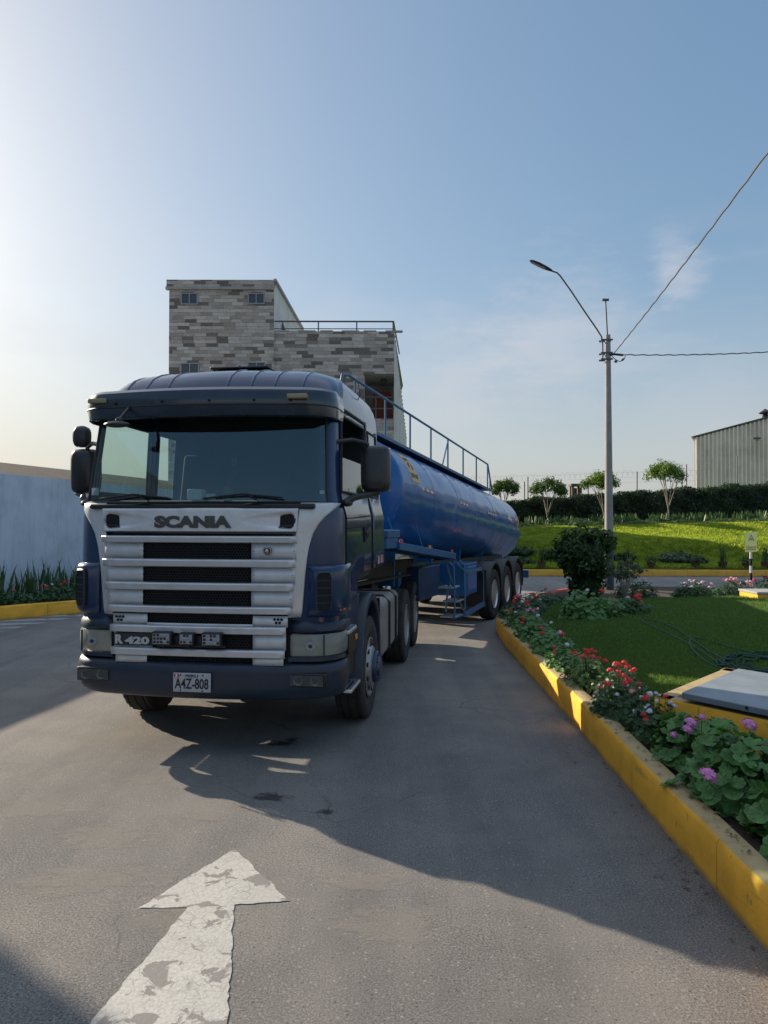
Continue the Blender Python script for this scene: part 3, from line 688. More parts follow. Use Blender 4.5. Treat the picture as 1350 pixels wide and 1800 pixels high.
# silver corner panels that sweep from the windscreen foot down beside the grille
def cornerpt(s, z, off):
    """point on the cab's front/corner outline at arc parameter s (0 = x .86) at height z"""
    w, yf, bw, rc = lerp(CAB, z); xs = w-rc
    x = .868+s
    if x <= xs: q = x/xs; return (x, yf+bw*q*q-off, z)
    a = min(1.0, (x-xs)/(rc*1.0)); a = math.asin(min(1, a)); return (xs+(rc+off)*math.sin(a), yf+bw+rc-(rc+off)*math.cos(a), z)
OUT = [(2.165,.30),(2.14,.29),(2.10,.255),(2.05,.205),(1.98,.15),(1.90,.108),(1.80,.080),(1.7,.062),(1.55,.046),(1.4,.034),(1.25,.022),(1.2,.01)]
for sx in (1,-1):
    rows = []
    for z, so in OUT:
        inn = .004 - .085*(2.165-z)/.9
        row = []
        for i in range(13):
            t = i/12; s = inn+(so-inn)*t; p = cornerpt(s, z, .012+.05*(1-t)**1.2*(1 if z < 2.15 else .3)); row.append((sx*p[0], p[1], p[2]))
        rows.append(row)
    q = MB(); q.grid(rows); q.build('corner_panel', M['silver_light'], truck, ang=70, solid=.014)
    # side air vent: bulged body-colour pod with louvres
    v = MB(); pod = []
    for z, k in ((1.20,.0),(1.215,.55),(1.24,.85),(1.29,1),(1.40,1),(1.50,1),(1.575,1.0),(1.61,.85),(1.63,.5),(1.64,0)):
        base = [(.93,.105),(.99,.10),(1.05,.12),(1.10,.15),(1.15,.20),(1.185,.27),(1.20,.36),(1.21,.50),(1.214,.62)]
        outp = [(.93,.10),(.985,.06),(1.04,.058),(1.10,.085),(1.165,.14),(1.215,.22),(1.238,.34),(1.238,.50),(1.214,.62)]
        pod.append([(sx*(a[0]+(b[0]-a[0])*k), a[1]+(b[1]-a[1])*k, z) for a, b in zip(base, outp)])
    v.grid(pod); vo = v.build('side_vent', M['cab_blue'], truck, ang=50)
    h = MB(); c1_ = (1.02,.040); c2_ = (1.13,.105); dxn = Vector((c2_[0]-c1_[0], c2_[1]-c1_[1], 0)).normalized(); nrm = Vector((dxn.y, -dxn.x, 0))
    def vp(u, z, o): p = Vector((c1_[0], c1_[1]+.004, 0)) + dxn*u*.125 + nrm*(o+.012); return (sx*p.x, p.y, z)
    poly = []
    for t in range(24):
        a = 2*math.pi*t/24; poly.append((.5+.5*math.copysign(abs(math.cos(a))**.4, math.cos(a)), 1.425+.155*math.copysign(abs(math.sin(a))**.3, math.sin(a))))
    h.add([vp(u, z, .010) for u, z in poly]+[vp(u, z, -.03) for u, z in poly], [tuple(range(24))]+[(i,(i+1)%24,24+(i+1)%24,24+i) for i in range(24)])
    h.build('vent_opening', M['hole'], vo)
    h = MB()
    for k in range(4):
        zz = 1.325+k*.062; h.add([vp(.02,zz,.012),vp(.98,zz,.012),vp(.98,zz+.012,.016),vp(.02,zz+.012,.016),vp(.02,zz-.004,.011),vp(.98,zz-.004,.011)], [(0,1,2,3),(4,5,1,0)])
    h.add([vp(u, z, .016) for u, z in poly]+[vp(.5+(u-.5)*1.16, 1.425+(z-1.425)*1.07, .006) for u, z in poly], [(i,(i+1)%24,24+(i+1)%24,24+i) for i in range(24)])
    h.build('vent_louvre', M['bumper'], vo)
# dark shelf above the headlamps, lamps, bumper: all swept round the corners
def sweep_half(mb, secs, sx, xin):
    rows = []
    for (w, y0, bw, rc, ye, z) in secs:
        h = [p for p in outline(w, y0, bw, rc, ye, 10)]
        # start at xin
        st = (xin, y0+bw*min(1,(xin/(w-rc)))**2); h = [st]+[p for p in h if p[0] > xin+.01]
        rows.append([(sx*p[0], p[1], z) for p in h])
    n = min(len(r) for r in rows); rows = [r[-n:] if len(r) > n else r for r in rows]
    mb.grid(rows)
for sx in (1,-1):
    q = MB(); sweep_half(q, [(1.17,.10,.06,.28,.55,1.20),(1.195,.05,.06,.30,.55,1.165),(1.215,.015,.06,.32,.55,1.13),(1.22,.012,.06,.32,.55,1.085),(1.205,.03,.06,.32,.55,1.062)], sx, .79)
    q.build('lamp_brow', M['bumper'], truck, ang=50, solid=.01)
    q = MB(); sweep_half(q, [(1.205,.03,.06,.3,.42,1.058),(1.217,.012,.06,.31,.42,1.045),(1.22,.006,.06,.31,.42,.96),(1.215,.014,.06,.31,.42,.885),(1.20,.03,.06,.3,.42,.872)], sx, .80)
    hl = q.build('headlight', M['lens'], truck, ang=50)
    q = MB(); sweep_half(q, [(1.18,.06,.06,.28,.42,1.06),(1.175,.085,.06,.28,.42,.96),(1.18,.06,.06,.28,.42,.87)], sx, .80); q.build('lamp_reflector', M['lamp_box'], hl)
    q = MB(); q.lathe([(.0,.03),(.02,.028),(.035,.02),(.038,0.0)], (sx*.97,.055,.965), 'y', 20); q.build('bulb_shield', M['chrome'], hl)
    q = MB(); q.lathe([(.014,.0),(.018,.006),(.02,.03)], (sx*.97,.045,.965), 'y', 16); q.build('bulb_cap', M['visor'], hl)
    q = MB(); q.bar((sx*1.08,.085,.873),(sx*1.08,.085,1.056),.010,.012); q.build('lamp_divider', M['black'], hl)
    q = MB(); sweep_half(q, [(1.18,.055,.06,.3,.40,.872),(1.21,.012,.06,.31,.40,.868),(1.21,.012,.06,.31,.40,.832),(1.18,.06,.06,.3,.40,.818)], sx, .78); q.build('lamp_sill', M['bumper'], truck, ang=50)
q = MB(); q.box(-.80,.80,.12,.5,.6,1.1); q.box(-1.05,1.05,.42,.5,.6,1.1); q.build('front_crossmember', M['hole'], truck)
secs = [(1.19,.05,.08,.30,.42,.818),(1.212,.005,.08,.32,.42,.812),(1.225,-.015,.08,.33,.42,.79),(1.23,-.028,.08,.33,.42,.765),(1.232,-.022,.08,.33,.42,.72),(1.228,-.018,.08,.33,.42,.62),(1.218,-.005,.08,.33,.42,.56),(1.195,.02,.08,.33,.42,.52),(1.15,.06,.08,.33,.42,.498),(1.05,.15,.08,.33,.42,.492)]
q = MB(); sweep(q, secs); bmp = q.build('bumper', M['bumper'], truck, ang=45, solid=.012)
for sx in (1,-1):
    q = MB(); q.box(sx*.945-.16, sx*.945+.16, .045, .12, .622, .742); fo = q.build('fog_lamp_housing', M['black'], bmp, bevel=.014, seg=3)
    q = MB(); q.prism([(sx*.945-.14,.638),(sx*.945+.14,.638),(sx*.945+.14,.726),(sx*.945-.14,.726)], .030, .033, 'xz'); q.build('fog_lamp_glass', M['fog_lens'], fo)
    for dx in (-.075,.07):
        q = MB(); q.lathe([(.0,.012),(.02,.010),(.035,0.003),(.042,-.006)], (sx*.945+dx,.040,.682), 'y', 20, cap=False); q.build('fog_lamp', M['chrome'], bmp)
    # step between bumper and wheel
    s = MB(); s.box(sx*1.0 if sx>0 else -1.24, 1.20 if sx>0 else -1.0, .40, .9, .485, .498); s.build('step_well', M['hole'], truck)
    for (zz, xo, y1) in ((.53,1.255,1.0),(1.045,1.235,.90)):
        s = MB(); s.prism([(sx*1.02,.42),(sx*xo,.42),(sx*xo,y1-.12),(sx*(xo-.03),y1),(sx*1.02,y1)], zz-.03, zz, 'xy'); so = s.build('step', M['alloy'], truck, bevel=.005)
        t = MB()
        for ix in range(5):
            for iy in range(8):
                px_ = xo-.045-ix*.045; py_ = .45+iy*.045+(ix%2)*.02
                if py_ < y1-.06: t.prism([(sx*(px_-.014),py_),(sx*px_,py_-.014),(sx*(px_+.014),py_),(sx*px_,py_+.014)], zz+.001, zz+.004, 'xy')
        t.build('step_tread', M['hole'], so, smooth=False)
    s = MB(); s.prism([(.42,.84),(.90,.84),(.94,1.02),(.42,1.015)], sx*1.215, sx*1.232, 'yz'); s.box(min(sx*1.0,sx*1.2),max(sx*1.0,sx*1.2),.5,.9,.62,.82); s.build('step_panel', M['black'], truck, bevel=.004)
    s = MB(); s.prism([(.42,1.05),(.96,1.05),(1.0,1.15),(1.12,1.32),(.42,1.32)], sx*1.17, sx*1.205, 'yz'); s.build('lower_door_panel', M['bumper'], truck, bevel=.004)
    s = MB(); s.box(min(sx*1.232,sx*1.243),max(sx*1.232,sx*1.243),.70,.79,.925,.975); s.build('side_marker', M['orange_lamp'], truck, bevel=.006)
    # mudguard over the steering wheel
    pr = [(1.0,.0),(1.25,.0),(1.265,.015),(1.265,.085),(1.245,.10),(1.0,.10)]; rows = []
    for k in range(25):
        th = R(-14+k*196/24); rad = .575; ex_ = 1 + .05*abs(math.cos(th))**6
        cyy, czz = 1.55, .55
        rows.append([(sx*x, cyy+math.cos(th)*(rad+r_*.8), czz+math.sin(th)*(rad+r_*.8)*1.12) for x, r_ in pr])
    s = MB(); s.grid(rows); s.build('mudguard', M['bumper'], truck, ang=40)
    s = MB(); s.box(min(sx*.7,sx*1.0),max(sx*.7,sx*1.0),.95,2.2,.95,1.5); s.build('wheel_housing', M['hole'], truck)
# number plate
q = MB(); q.box(-.185,.145,-.048,-.036,.575,.735); po = q.build('number_plate', M['plate'], bmp, bevel=.006)
text('A4Z-808', 'plate_number', M['plate_ink'], -.167,.127,.603,.690, -.049, po, heavy=.012, ext=.003)
text('PERU', 'plate_country', M['plate_ink'], -.073,.035,.700,.722, -.049, po, heavy=.008, ext=.003)
q = MB(); q.box(-.174,-.132,-.0505,-.047,.700,.726); q.build('flag_red', M['red_lamp'], po)
q = MB(); q.box(-.160,-.146,-.0525,-.047,.700,.726); q.build('flag_white', M['white_lamp'], po)
q = MB()
for x, z in ((-.118,.717),(.078,.717),(-.118,.590),(.075,.588)): q.lathe([(.007,-.003),(.005,-.005),(0,-.005)], (x,-.048,z), 'y', 10)
q.build('plate_bolts', M['black'], po)

# ---- wheels
def tyre_mesh(w, R0=.52, rin=.295, name='tyre'):
    mb = MB(); n = 72; h = w/2
    prof = [(rin,-h*.62),(rin+.03,-h*.82),(.40,-h*.98),(.46,-h),(.495,-h*.93),(R0-.003,-h*.80)]
    gx = [-.62,-.6,-.53,-.51,-.12,-.1,-.03,-.01,.01,.03,.1,.12,.51,.53,.6,.62]
    tr = [(R0, -h*.62),(R0-.012,-h*.60),(R0-.012,-h*.53),(R0,-h*.51),(R0+.001,-h*.1),(R0-.012,-h*.08),(R0-.012,h*.0),(R0+.001,h*.02),(R0,h*.45),(R0-.012,h*.47),(R0-.012,h*.54),(R0,h*.56)]
    full = prof + tr + [(r, -t) for r, t in prof[::-1]]
    rows = []
    for r, t in full:
        ring = []
        for j in range(n):
            a = 2*math.pi*j/n; rr = r
            if r > .49 and abs(t) > h*.5 and j % 2: rr = r-.012
            ring.append((t, rr*math.cos(a), rr*math.sin(a)))
        rows.append(ring)
    mb.grid(rows, True); return mb
def rim_mesh(kind, w):
    mb = MB(); h = w/2
    if kind == 'front':
        mb.lathe([(.295,h*.80),(.300,h*.92),(.285,h*.95),(.275,h*.7),(.262,h*.2),(.25,h*.35),(.225,h*.9),(.20,h*1.12),(.165,h*1.2),(.15,h*1.22),(.05,h*1.22)], ax='x', n=48)
    else:
        mb.lathe([(.295,h*.80),(.300,h*.92),(.285,h*.95),(.275,h*.6),(.265,-h*.1),(.25,-h*.45),(.22,-h*.6),(.16,-h*.62),(.14,-h*.2),(.12,-h*.0),(.05,h*.02)], ax='x', n=48)
    return mb
TY = tyre_mesh(.30).mesh('tyre', M['rubber'], ang=28); TYR = tyre_mesh(.28).mesh('tyre_rear', M['rubber'], ang=28)
RF = rim_mesh('front', .30).mesh('rim_front', M['steel_rim']); RR = rim_mesh('rear', .28).mesh('rim_rear', M['steel_rim']); RC = rim_mesh('rear', .28).mesh('rim_bright', M['alloy'])
hb = MB(); h_ = .15
hb.lathe([(.165,h_*1.10),(.162,h_*1.38),(.15,h_*1.48),(.11,h_*1.5),(.105,h_*1.62),(.09,h_*1.68),(.0,h_*1.7)], ax='x', n=32)
for k in range(10): a = 2*math.pi*k/10; hb.lathe([(.014,h_*1.1),(.014,h_*1.56),(.006,h_*1.6)], (0,.135*math.cos(a),.135*math.sin(a)), 'x', 8)
HUBF = hb.mesh('hub', M['hub_blue'])
hb = MB()
for k in range(10):
    a = 2*math.pi*(k+.5)/10; hb.lathe([(.024,h_*.96),(.024,h_*1.02)], (0,.245*math.cos(a)*.93,.245*math.sin(a)*.93), 'x', 10)
HOLES = hb.mesh('rim_holes', M['hole'])
hb = MB(); hb.lathe([(.11,-.0),(.10,.05),(.06,.07),(0,.07)], ax='x', n=24)
for k in range(10): a = 2*math.pi*k/10; hb.lathe([(.014,-.09),(.014,-.05),(.006,-.045)], (0,.19*math.cos(a),.19*math.sin(a)), 'x', 8)
HUBR = hb.mesh('hub_rear', M['chassis'])
def wheel(parent, x, y, sx, kind, steer=0, r=.52):
    o = link('wheel', TY if kind == 'front' else TYR, parent, (x, y, r)); o.rotation_euler = (rnd.uniform(0,1), 0, (0 if sx > 0 else math.pi)+steer)
    link('rim', {'front': RF, 'rear': RR, 'bright': RC}[kind], o)
    if kind == 'front': link('hub', HUBF, o); link('rim_holes', HOLES, o)
    else: link('hub', HUBR, o)
    return o
for sx in (1,-1):
    wheel(truck, sx*1.105, 1.55, sx, 'front')
    for y in (4.65, 6.02): wheel(truck, sx*1.165, y, sx, 'rear'); wheel(truck, sx*.855, y, sx, 'rear')
    # axles, frame, tanks
    q = MB(); q.box(min(sx*.38,sx*.46), max(sx*.38,sx*.46), .6, 7.0, .78, 1.02); q.build('frame_rail', M['chassis'], truck, bevel=.01)
    q = MB(); q.box(min(sx*.66,sx*1.25), max(sx*.66,sx*1.25), 2.50, 4.02, .42, 1.10); ft = q.build('fuel_tank', M['aluminium'], truck, bevel=.09, seg=5)
    for y in (2.95, 3.6):
        q = MB(); q.tube([(sx*.64,y,1.11),(sx*1.18,y,1.112),(sx*1.262,y,1.03),(sx*1.262,y,.49),(sx*1.18,y,.41),(sx*.64,y,.41)], .016, 6); q.build('tank_strap', M['black'], ft)
    q = MB(); q.lathe([(.055,0),(.055,.05),(.045,.06),(0,.06)], (sx*1.12,3.78,1.09), 'z', 16); q.build('filler_cap', M['alloy'], ft)
q = MB()
for y in (1.55, 4.65, 6.02): q.tube([(-1.0,y,.52),(1.0,y,.52)], .09, 12)
for y in (4.65, 6.02): q.ball((0,y,.55),.22,.26,.22)
q.box(-.4,.4,2.3,2.5,.8,1.3); q.box(-.42,.42,3.0,3.1,.78,1.0); q.box(-.42,.42,6.8,6.9,.78,1.0); q.box(-.45,.45,.7,1.9,.85,1.5)
q.box(-.36,.36,1.9,4.3,.42,1.1); q.box(-.6,.6,4.25,4.4,.5,1.0)  # filler boxes added to block light slivers under the tractor
q.build('axle_assembly', M['chassis'], truck)
for sx in (1,-1):
    q = MB(); q.box(min(sx*.72,sx*1.24),max(sx*.72,sx*1.24),2.26,2.28,.28,1.15); q.build('mud_flap', M['black'], truck)  # flaps added to stop light slivers behind the front wheels
q = MB(); q.lathe([(.48,0),(.48,.05),(.44,.07),(.0,.07)], (0,5.2,1.10), 'z', 32); q.box(-.5,.5,4.8,5.6,1.0,1.11); q.box(-.5,.5,2.55,2.9,1.05,1.75); q.box(-1.1,1.1,2.46,2.52,1.5,1.9); q.build('fifth_wheel', M['chassis'], truck)
q = MB()
for k in range(3):
    pts = [(-.2+.2*k, 2.55, 1.75), (-.2+.2*k, 2.8, 1.45+.05*k), (-.15+.15*k, 3.4, 1.38+.05*k), (-.1+.1*k, 4.0, 1.6)]
    q.tube(pts, .018, 6)
q.build('air_hose', M['black'], truck)
# ================================================================== TANK TRAILER (local x = across, y = along to the back)
PSI = R(-20.665)
trailer = empty('tank_trailer', (1.137, 15.77, 0), PSI)
tag(trailer, 'long blue tank semi trailer with a walkway railing on top, coupled behind the truck tractor', 'trailer')
M['box_dark'] = dirty('dark_blue_box_paint', (0.006,0.03,0.09), 0.5, 0, 0.1, (0.05,0.05,0.05), 0.5, 5)
TR, S0, S1 = .9, -4.86, 4.83
def axz(s): return 2.137 - .068*s
mb = MB(); rows = []; NN = 72
prof = [(S0-.16,.0),(S0-.155,.35),(S0-.13,.62),(S0-.08,.82),(S0-.03,.93),(S0,.985)]
ss = list(np.arange(S0+.02, S1, .12))
seams = [S0+.03, -3.2, -1.6, 0.0, 1.6, 3.2, S1-.05]
lst = prof+[(s, 1.0) for s in ss]+[(S1,.985),(S1+.03,.93),(S1+.08,.82),(S1+.13,.62),(S1+.155,.35),(S1+.16,0.0)]
for s, k in lst:
    ring = []
    near = min(abs(s-q) for q in seams)
    for j in range(NN):
        a = 2*math.pi*j/NN
        r = TR*k
        if k > .99: r += .003*math.exp(-(near/.05)**2) + .0042*math.sin(s*5.1+2*math.sin(a*3)) * math.sin(a*4+s*.8) + .0012*math.sin(s*11+a*9)
        ring.append((r*math.cos(a)*1.0, s, axz(s)+r*math.sin(a)*.985))
    rows.append(ring)
mb.grid(rows, True); tank = mb.build('tank', M['tank_blue'], trailer, ang=40)
mb = MB()
for s in seams[1:-1]:
    mb.tube([(TR*1.003*math.cos(a), s, axz(s)+TR*.988*math.sin(a)) for a in [2*math.pi*j/48 for j in range(48)]], .004, 5, closed=True)
mb.build('weld_seam', M['tank_blue'], tank)
for (sa, sb) in ((S0+.35, S0+.0),):
    pass
def onside(s, ang, o=.004):
    return Vector(((TR+o)*math.cos(ang), s, axz(s)+(TR*.985+o)*math.sin(ang)))
def patch(name, sa, sb, a0, a1, material, o=.005, n=8, thick=.003):
    m_ = MB(); rows = []
    for k in range(n+1):
        a = a0+(a1-a0)*k/n; rows.append([tuple(onside(sa+(sb-sa)*i/4, a, o)) for i in range(5)])
    m_.grid(rows); return m_.build(name, material, tank, ang=60)
# reflective tape strips
for k in range(5):
    s_c = -3.50 + 2.39*k; t = MB()
    for q in range(6):
        t.mi = q % 2; sa = s_c-.36+q*.12
        r1 = [onside(sa, .13, .006), onside(sa+.118, .13, .006)]; r2 = [onside(sa, .185, .006), onside(sa+.118, .185, .006)]
        t.add([r1[0], r1[1], r2[1], r2[0]], [(0,1,2,3)])
    if s_c < S1-.3: t.build('reflective_tape', [M['white_lamp'], M['red_lamp']], tank, smooth=False)
# placards
pl = patch('placard', -4.30, -3.92, .24, .84, M['placard'])
def ontank(s_c, a_c):
    def f(p): return onside(s_c+p.x, a_c+p.z/TR, .008-p.y)
    return f
mb = MB()       # two short words in dark, worn lettering, too small to read; a worn pictogram above
def stroke(x, z, w, h):
    f = ontank(-4.11,.54); mb.add([f(Vector(p)) for p in ((x,-.0,z),(x+w,0,z),(x+w,0,z+h),(x,0,z+h))], [(0,1,2,3)])
for xs in (-.15,-.105,-.06,-.015,.05,.10,.14):
    stroke(xs, -.20, .010, .075); stroke(xs+.022, -.20, .010, .075); stroke(xs+.006, -.20+rnd.choice((0,.032,.065)), .022, .011)
mb.build('placard_lettering', M['plate_ink'], pl, smooth=False)
mb = MB()
for (x, z, w, h) in ((-.11,.10,.07,.07),(.02,.13,.09,.06),(-.10,-.03,.05,.08),(.05,-.04,.06,.09),(-.02,.04,.05,.05)): stroke(x, z, w, h)
mb.build('placard_symbol', M['chassis'], pl, smooth=False)
p2_ = patch('placard', 4.28, 4.60, -.02, .30, M['placard'])
mb = MB(); mb.tube([ontank(4.44,.14)(Vector(q)) for q in ((-.11,0,-.09),(.11,0,-.09),(0,0,.1))], .010, 4, closed=True); mb.build('placard_symbol', M['plate_ink'], p2_)
for sx in (1,-1):
    mb = MB(); mb.box(min(sx*.5,sx*1.22),max(sx*.5,sx*1.22),-.72,-.70,.32,1.05); mb.build('mud_flap', M['black'], trailer)  # dark panels added to close the bright gap before the wheels
# walkway with handrail
ER = .33
def top(s, e, h): return (e, s, axz(s)+h)
mb = MB()
for e0, e1, h in ((-.05,.42,.905),):
    mb.add([top(S0+.1,e0,h),top(S0+.1,e1,h),top(3.5,e1,h),top(3.5,e0,h),top(S0+.1,e0,h+.03),top(S0+.1,e1,h+.03),top(3.5,e1,h+.03),top(3.5,e0,h+.03)],[(0,3,2,1),(4,5,6,7),(0,1,5,4),(1,2,6,5),(2,3,7,6),(3,0,4,7)])
mb.bar(top(S0+.1,.43,.90), top(3.5,.43,.90), .02, .05); mb.bar(top(S0+.1,-.42,.86), top(3.5,-.42,.86), .03, .10)
mb.build('walkway', M['rail_blue'], trailer)
hr = MB(); HH = 1.573
hr.tube([top(-5.62,ER,1.08), top(-5.85,ER,1.30), top(-5.75,ER,1.53), top(-5.55,ER,HH)]+[top(s,ER,HH) for s in (-4,-2,0,2)]+[top(3.35,ER,HH), top(3.40,ER,HH-.02)], .021, 8)
hr.tube([top(3.38,ER,HH), top(3.95,ER,.86)], .02, 8)
posts = [-5.3,-4.05,-2.8,-1.55,-.35,.90,2.15,3.36]
for s in posts: hr.tube([top(s,ER,.9), top(s,ER,HH)], .018, 8)
hr.tube([top(-.35,ER,HH-.05), top(-.85,ER+.02,.93)], .016, 8)
hr.tube([top(-5.85,ER,1.30), top(-5.3,ER,.95)], .018, 6)
hr.build('handrail', M['rail_blue'], trailer)
lr = MB(); lr.tube([top(S0+.0,-.20,1.10), top(.55,-.20,1.10), top(.62,-.20,.93)], .018, 8)
for s in (-4.0,-2.6,-1.2,.1): lr.tube([top(s,-.2,.9), top(s,-.2,1.10)], .015, 6)
lr.build('toe_rail', M['rail_blue'], trailer)
for s in (-3.0, .3, 2.6):
    mb = MB(); z = axz(s)+.88
    mb.lathe([(.25,0),(.25,.10),(.29,.11),(.29,.14),(.10,.17),(0,.17)], (-.05,s,z), 'z', 24); mb.build('manhole', M['rail_blue'], trailer)
# front fender platform over the drive wheels
def fz(s): return 1.457 - .09*(s+3.16)
mb = MB()
for side in (1,-1):
    for e0, e1 in ((.62*side, 1.22*side),):
        a, b = min(e0,e1), max(e0,e1)
        mb.add([(a,-5.9,fz(-5.9)-.03),(b,-5.9,fz(-5.9)-.03),(b,-3.15,fz(-3.15)-.03),(a,-3.15,fz(-3.15)-.03),(a,-5.9,fz(-5.9)),(b,-5.9,fz(-5.9)),(b,-3.15,fz(-3.15)),(a,-3.15,fz(-3.15))],[(0,3,2,1),(4,5,6,7),(0,1,5,4),(1,2,6,5),(2,3,7,6),(3,0,4,7)])
    mb.bar((1.235*side,-5.95,fz(-5.95)-.02),(1.235*side,-3.12,fz(-3.12)-.02),.04,.10)
    mb.bar((.60*side,-3.14,fz(-3.14)-.02),(1.25*side,-3.14,fz(-3.14)-.02),.04,.10)
fend = mb.build('fender_platform', M['frame_blue'], trailer, bevel=.006)
mb = MB(); mb.box(-1.22,1.22,-6.35,-5.92,1.66,1.88); mb.box(-1.24,1.24,-6.37,-5.90,1.80,1.90); mb.build('front_beam', M['frame_blue'], trailer, bevel=.01)
for s, mt in ((-5.75,'red_lamp'),(-4.45,'orange_lamp'),(-3.2,'red_lamp')):
    mb = MB(); mb.lathe([(.032,0),(.032,.02),(.026,.05),(.026,.075),(0,.085)], (1.2,s,fz(s)), 'z', 12); mb.build('marker_lamp', M[mt], trailer)
for s in (-5.35,-4.1):
    mb = MB(); mb.tube([(1.0,s,fz(s)),(.86,s,fz(s)+.42)], .012, 6); mb.build('fender_stay', M['frame_blue'], trailer)
# underframe
mb = MB()
for e in (-.48,.48): mb.bar((e,-6.3,1.30),(e,-3.3,1.26),.10,.22); mb.bar((e,-3.4,1.18),(e,4.2,1.02),.10,.26)
for s in (-6.1,-5.0,-3.4,-1.5,.0,1.3,2.6,4.1): mb.box(-.5,.5,s-.05,s+.05,.95,1.2)
mb.box(-.6,.6,-6.35,-3.3,1.12,1.16)
mb.build('underframe', M['chassis'], trailer)
for s in (-4.2,-2.2,-.2,1.8,3.8):
    mb = MB(); mb.box(-.5,.5,s-.035,s+.035,1.02,1.10)
    for e in (-1,1): mb.prism([(e*.30,axz(s)-.95),(e*.55,1.1),(e*.42,1.1),(e*.10,axz(s)-1.0+.12)] if False else [(e*.2,1.0),(e*.54,1.0),(e*.56,axz(s)-.66),(e*.2,axz(s)-.84)], s-.03, s+.03, 'xz')
    mb.build('tank_saddle', M['frame_blue'], trailer)
# axles and wheels
for k, s in enumerate((0,1.3,2.6)):
    for sx in (1,-1):
        wheel(trailer, sx*1.11, s, sx, 'bright')
        mb = MB(); rows = []
        for q in range(19):
            th = R(-2+q*184/18); rows.append([(sx*x, s+math.cos(th)*(.575+r_), .56+math.sin(th)*(.575+r_)) for x, r_ in ((.93,0),(1.25,0),(1.262,.01),(1.262,.045),(1.25,.055),(.93,.055))])
        mb.grid(rows); mb.build('mudguard', M['black'], trailer, ang=40)
mb = MB()
for s in (0,1.3,2.6): mb.tube([(-1.0,s,.52),(1.0,s,.52)], .07, 10)
for sx in (1,-1): mb.bar((sx*.7,-.6,.85),(sx*.7,3.2,.85),.09,.09)
mb.box(-.9,.9,-.6,3.3,.88,.98)
mb.build('axle_assembly', M['chassis'], trailer)
for sx in (1,-1):
    mb = MB(); mb.box(min(sx*.93,sx*1.25),max(sx*.93,sx*1.25),3.22,3.24,.45,.98); mb.build('mud_flap', M['black'], trailer)
mb = MB(); mb.box(-1.2,1.2,4.3,4.4,.55,.75); mb.bar((-.5,4.35,.7),(-.5,4.2,1.05),.08,.08); mb.bar((.5,4.35,.7),(.5,4.2,1.05),.08,.08); mb.build('rear_bumper', M['frame_blue'], trailer)
# equipment between the wheels on the near side
mb = MB(); mb.box(-.5,.5,-2.2,-.7,.74,1.05); mb.build('gap_blocker', M['hole'], trailer)  # dark box added to block light showing through under the tank
mb = MB(); mb.box(.55,1.14,-2.0,-1.15,.66,1.24); bx = mb.build('tool_box', M['frame_blue'], trailer, bevel=.012)
mb = MB(); mb.box(1.14,1.15,-1.9,-1.25,.72,1.18); mb.build('box_door', M['tank_blue'], bx, bevel=.006)
mb = MB(); mb.box(.30,.75,-3.55,-2.35,.70,1.25); mb.build('pump_box', M['box_dark'], trailer, bevel=.02)
mb = MB()
for sx in (1,-1):
    mb.box(min(sx*.42,sx*.56),max(sx*.42,sx*.56),-4.05,-3.91,.18,1.2); mb.prism([(sx*.36,.0),(sx*.62,.0),(sx*.56,.20),(sx*.42,.20)], -4.12, -3.84, 'xz')
mb.build('landing_leg', M['frame_blue'], trailer)
mb = MB()
for s in (-3.0,-2.3):
    mb.tube([(1.10,s,1.32),(1.18,s,1.25),(1.20,s,.50),(1.18,s,.40)], .017, 8)
mb.tube([(1.18,-3.0,.38),(1.18,-2.3,.36)], .02, 8)
mb.tube([(1.12,-3.0,1.05),(.9,-2.5,.55),(.85,-2.3,.4)], .017, 8); mb.tube([(1.14,-3.3,1.30),(1.16,-2.95,.9),(1.18,-2.35,.45)], .017, 8)
mb.bar((1.2,-2.3,1.12),(1.2,-1.1,1.10),.03,.06); mb.tube([(1.2,-2.3,1.12),(1.12,-2.75,1.33)], .015, 6)
mb.bar((1.2,-2.35,.36),(1.2,-.85,.40),.05,.08); mb.tube([(1.2,-.85,.40),(1.2,-.85,1.0),(1.1,-1.15,1.25)], .015, 6)
mb.build('side_ladder', M['rail_blue'], trailer)
for (s, z) in ((-2.7,.37),(-2.55,.62),(-2.85,.88)):
    mb = MB(); mb.box(.92,1.19,s-.22,s+.22,z,z+.025); mb.build('ladder_step', M['alloy'], trailer, bevel=.004)
mb = MB(); mb.tube([(.7,-2.3,.9),(.8,-1.2,.55),(.75,-.7,.55)], .045, 10); mb.tube([(.3,-2.6,.8),(.3,3.0,.75)], .05, 10); mb.build('drain_pipe', M['chassis'], trailer)
mb = MB(); mb.tube([(.75,-1.1,.62),(.95,-1.05,.60)], .05, 10); mb.build('valve', M['red_lamp'], trailer)
# ================================================================== SETTING
def structure(name, me_or_mb, mats=None, **k):
    o = me_or_mb.build(name, mats, **k) if isinstance(me_or_mb, MB) else link(name, me_or_mb)
    o['kind'] = 'structure'; return o
def sm(x, a, b): t = max(0, min(1, (x-a)/(b-a))); return t*t*(3-2*t)

# road: one sheet to the horizon
mb = MB(); mb.add([(-1500,-600,0),(1500,-600,0),(1500,3000,0),(-1500,3000,0)], [(0,1,2,3)]); structure('road', mb, M['asphalt'], fix=False, smooth=False)

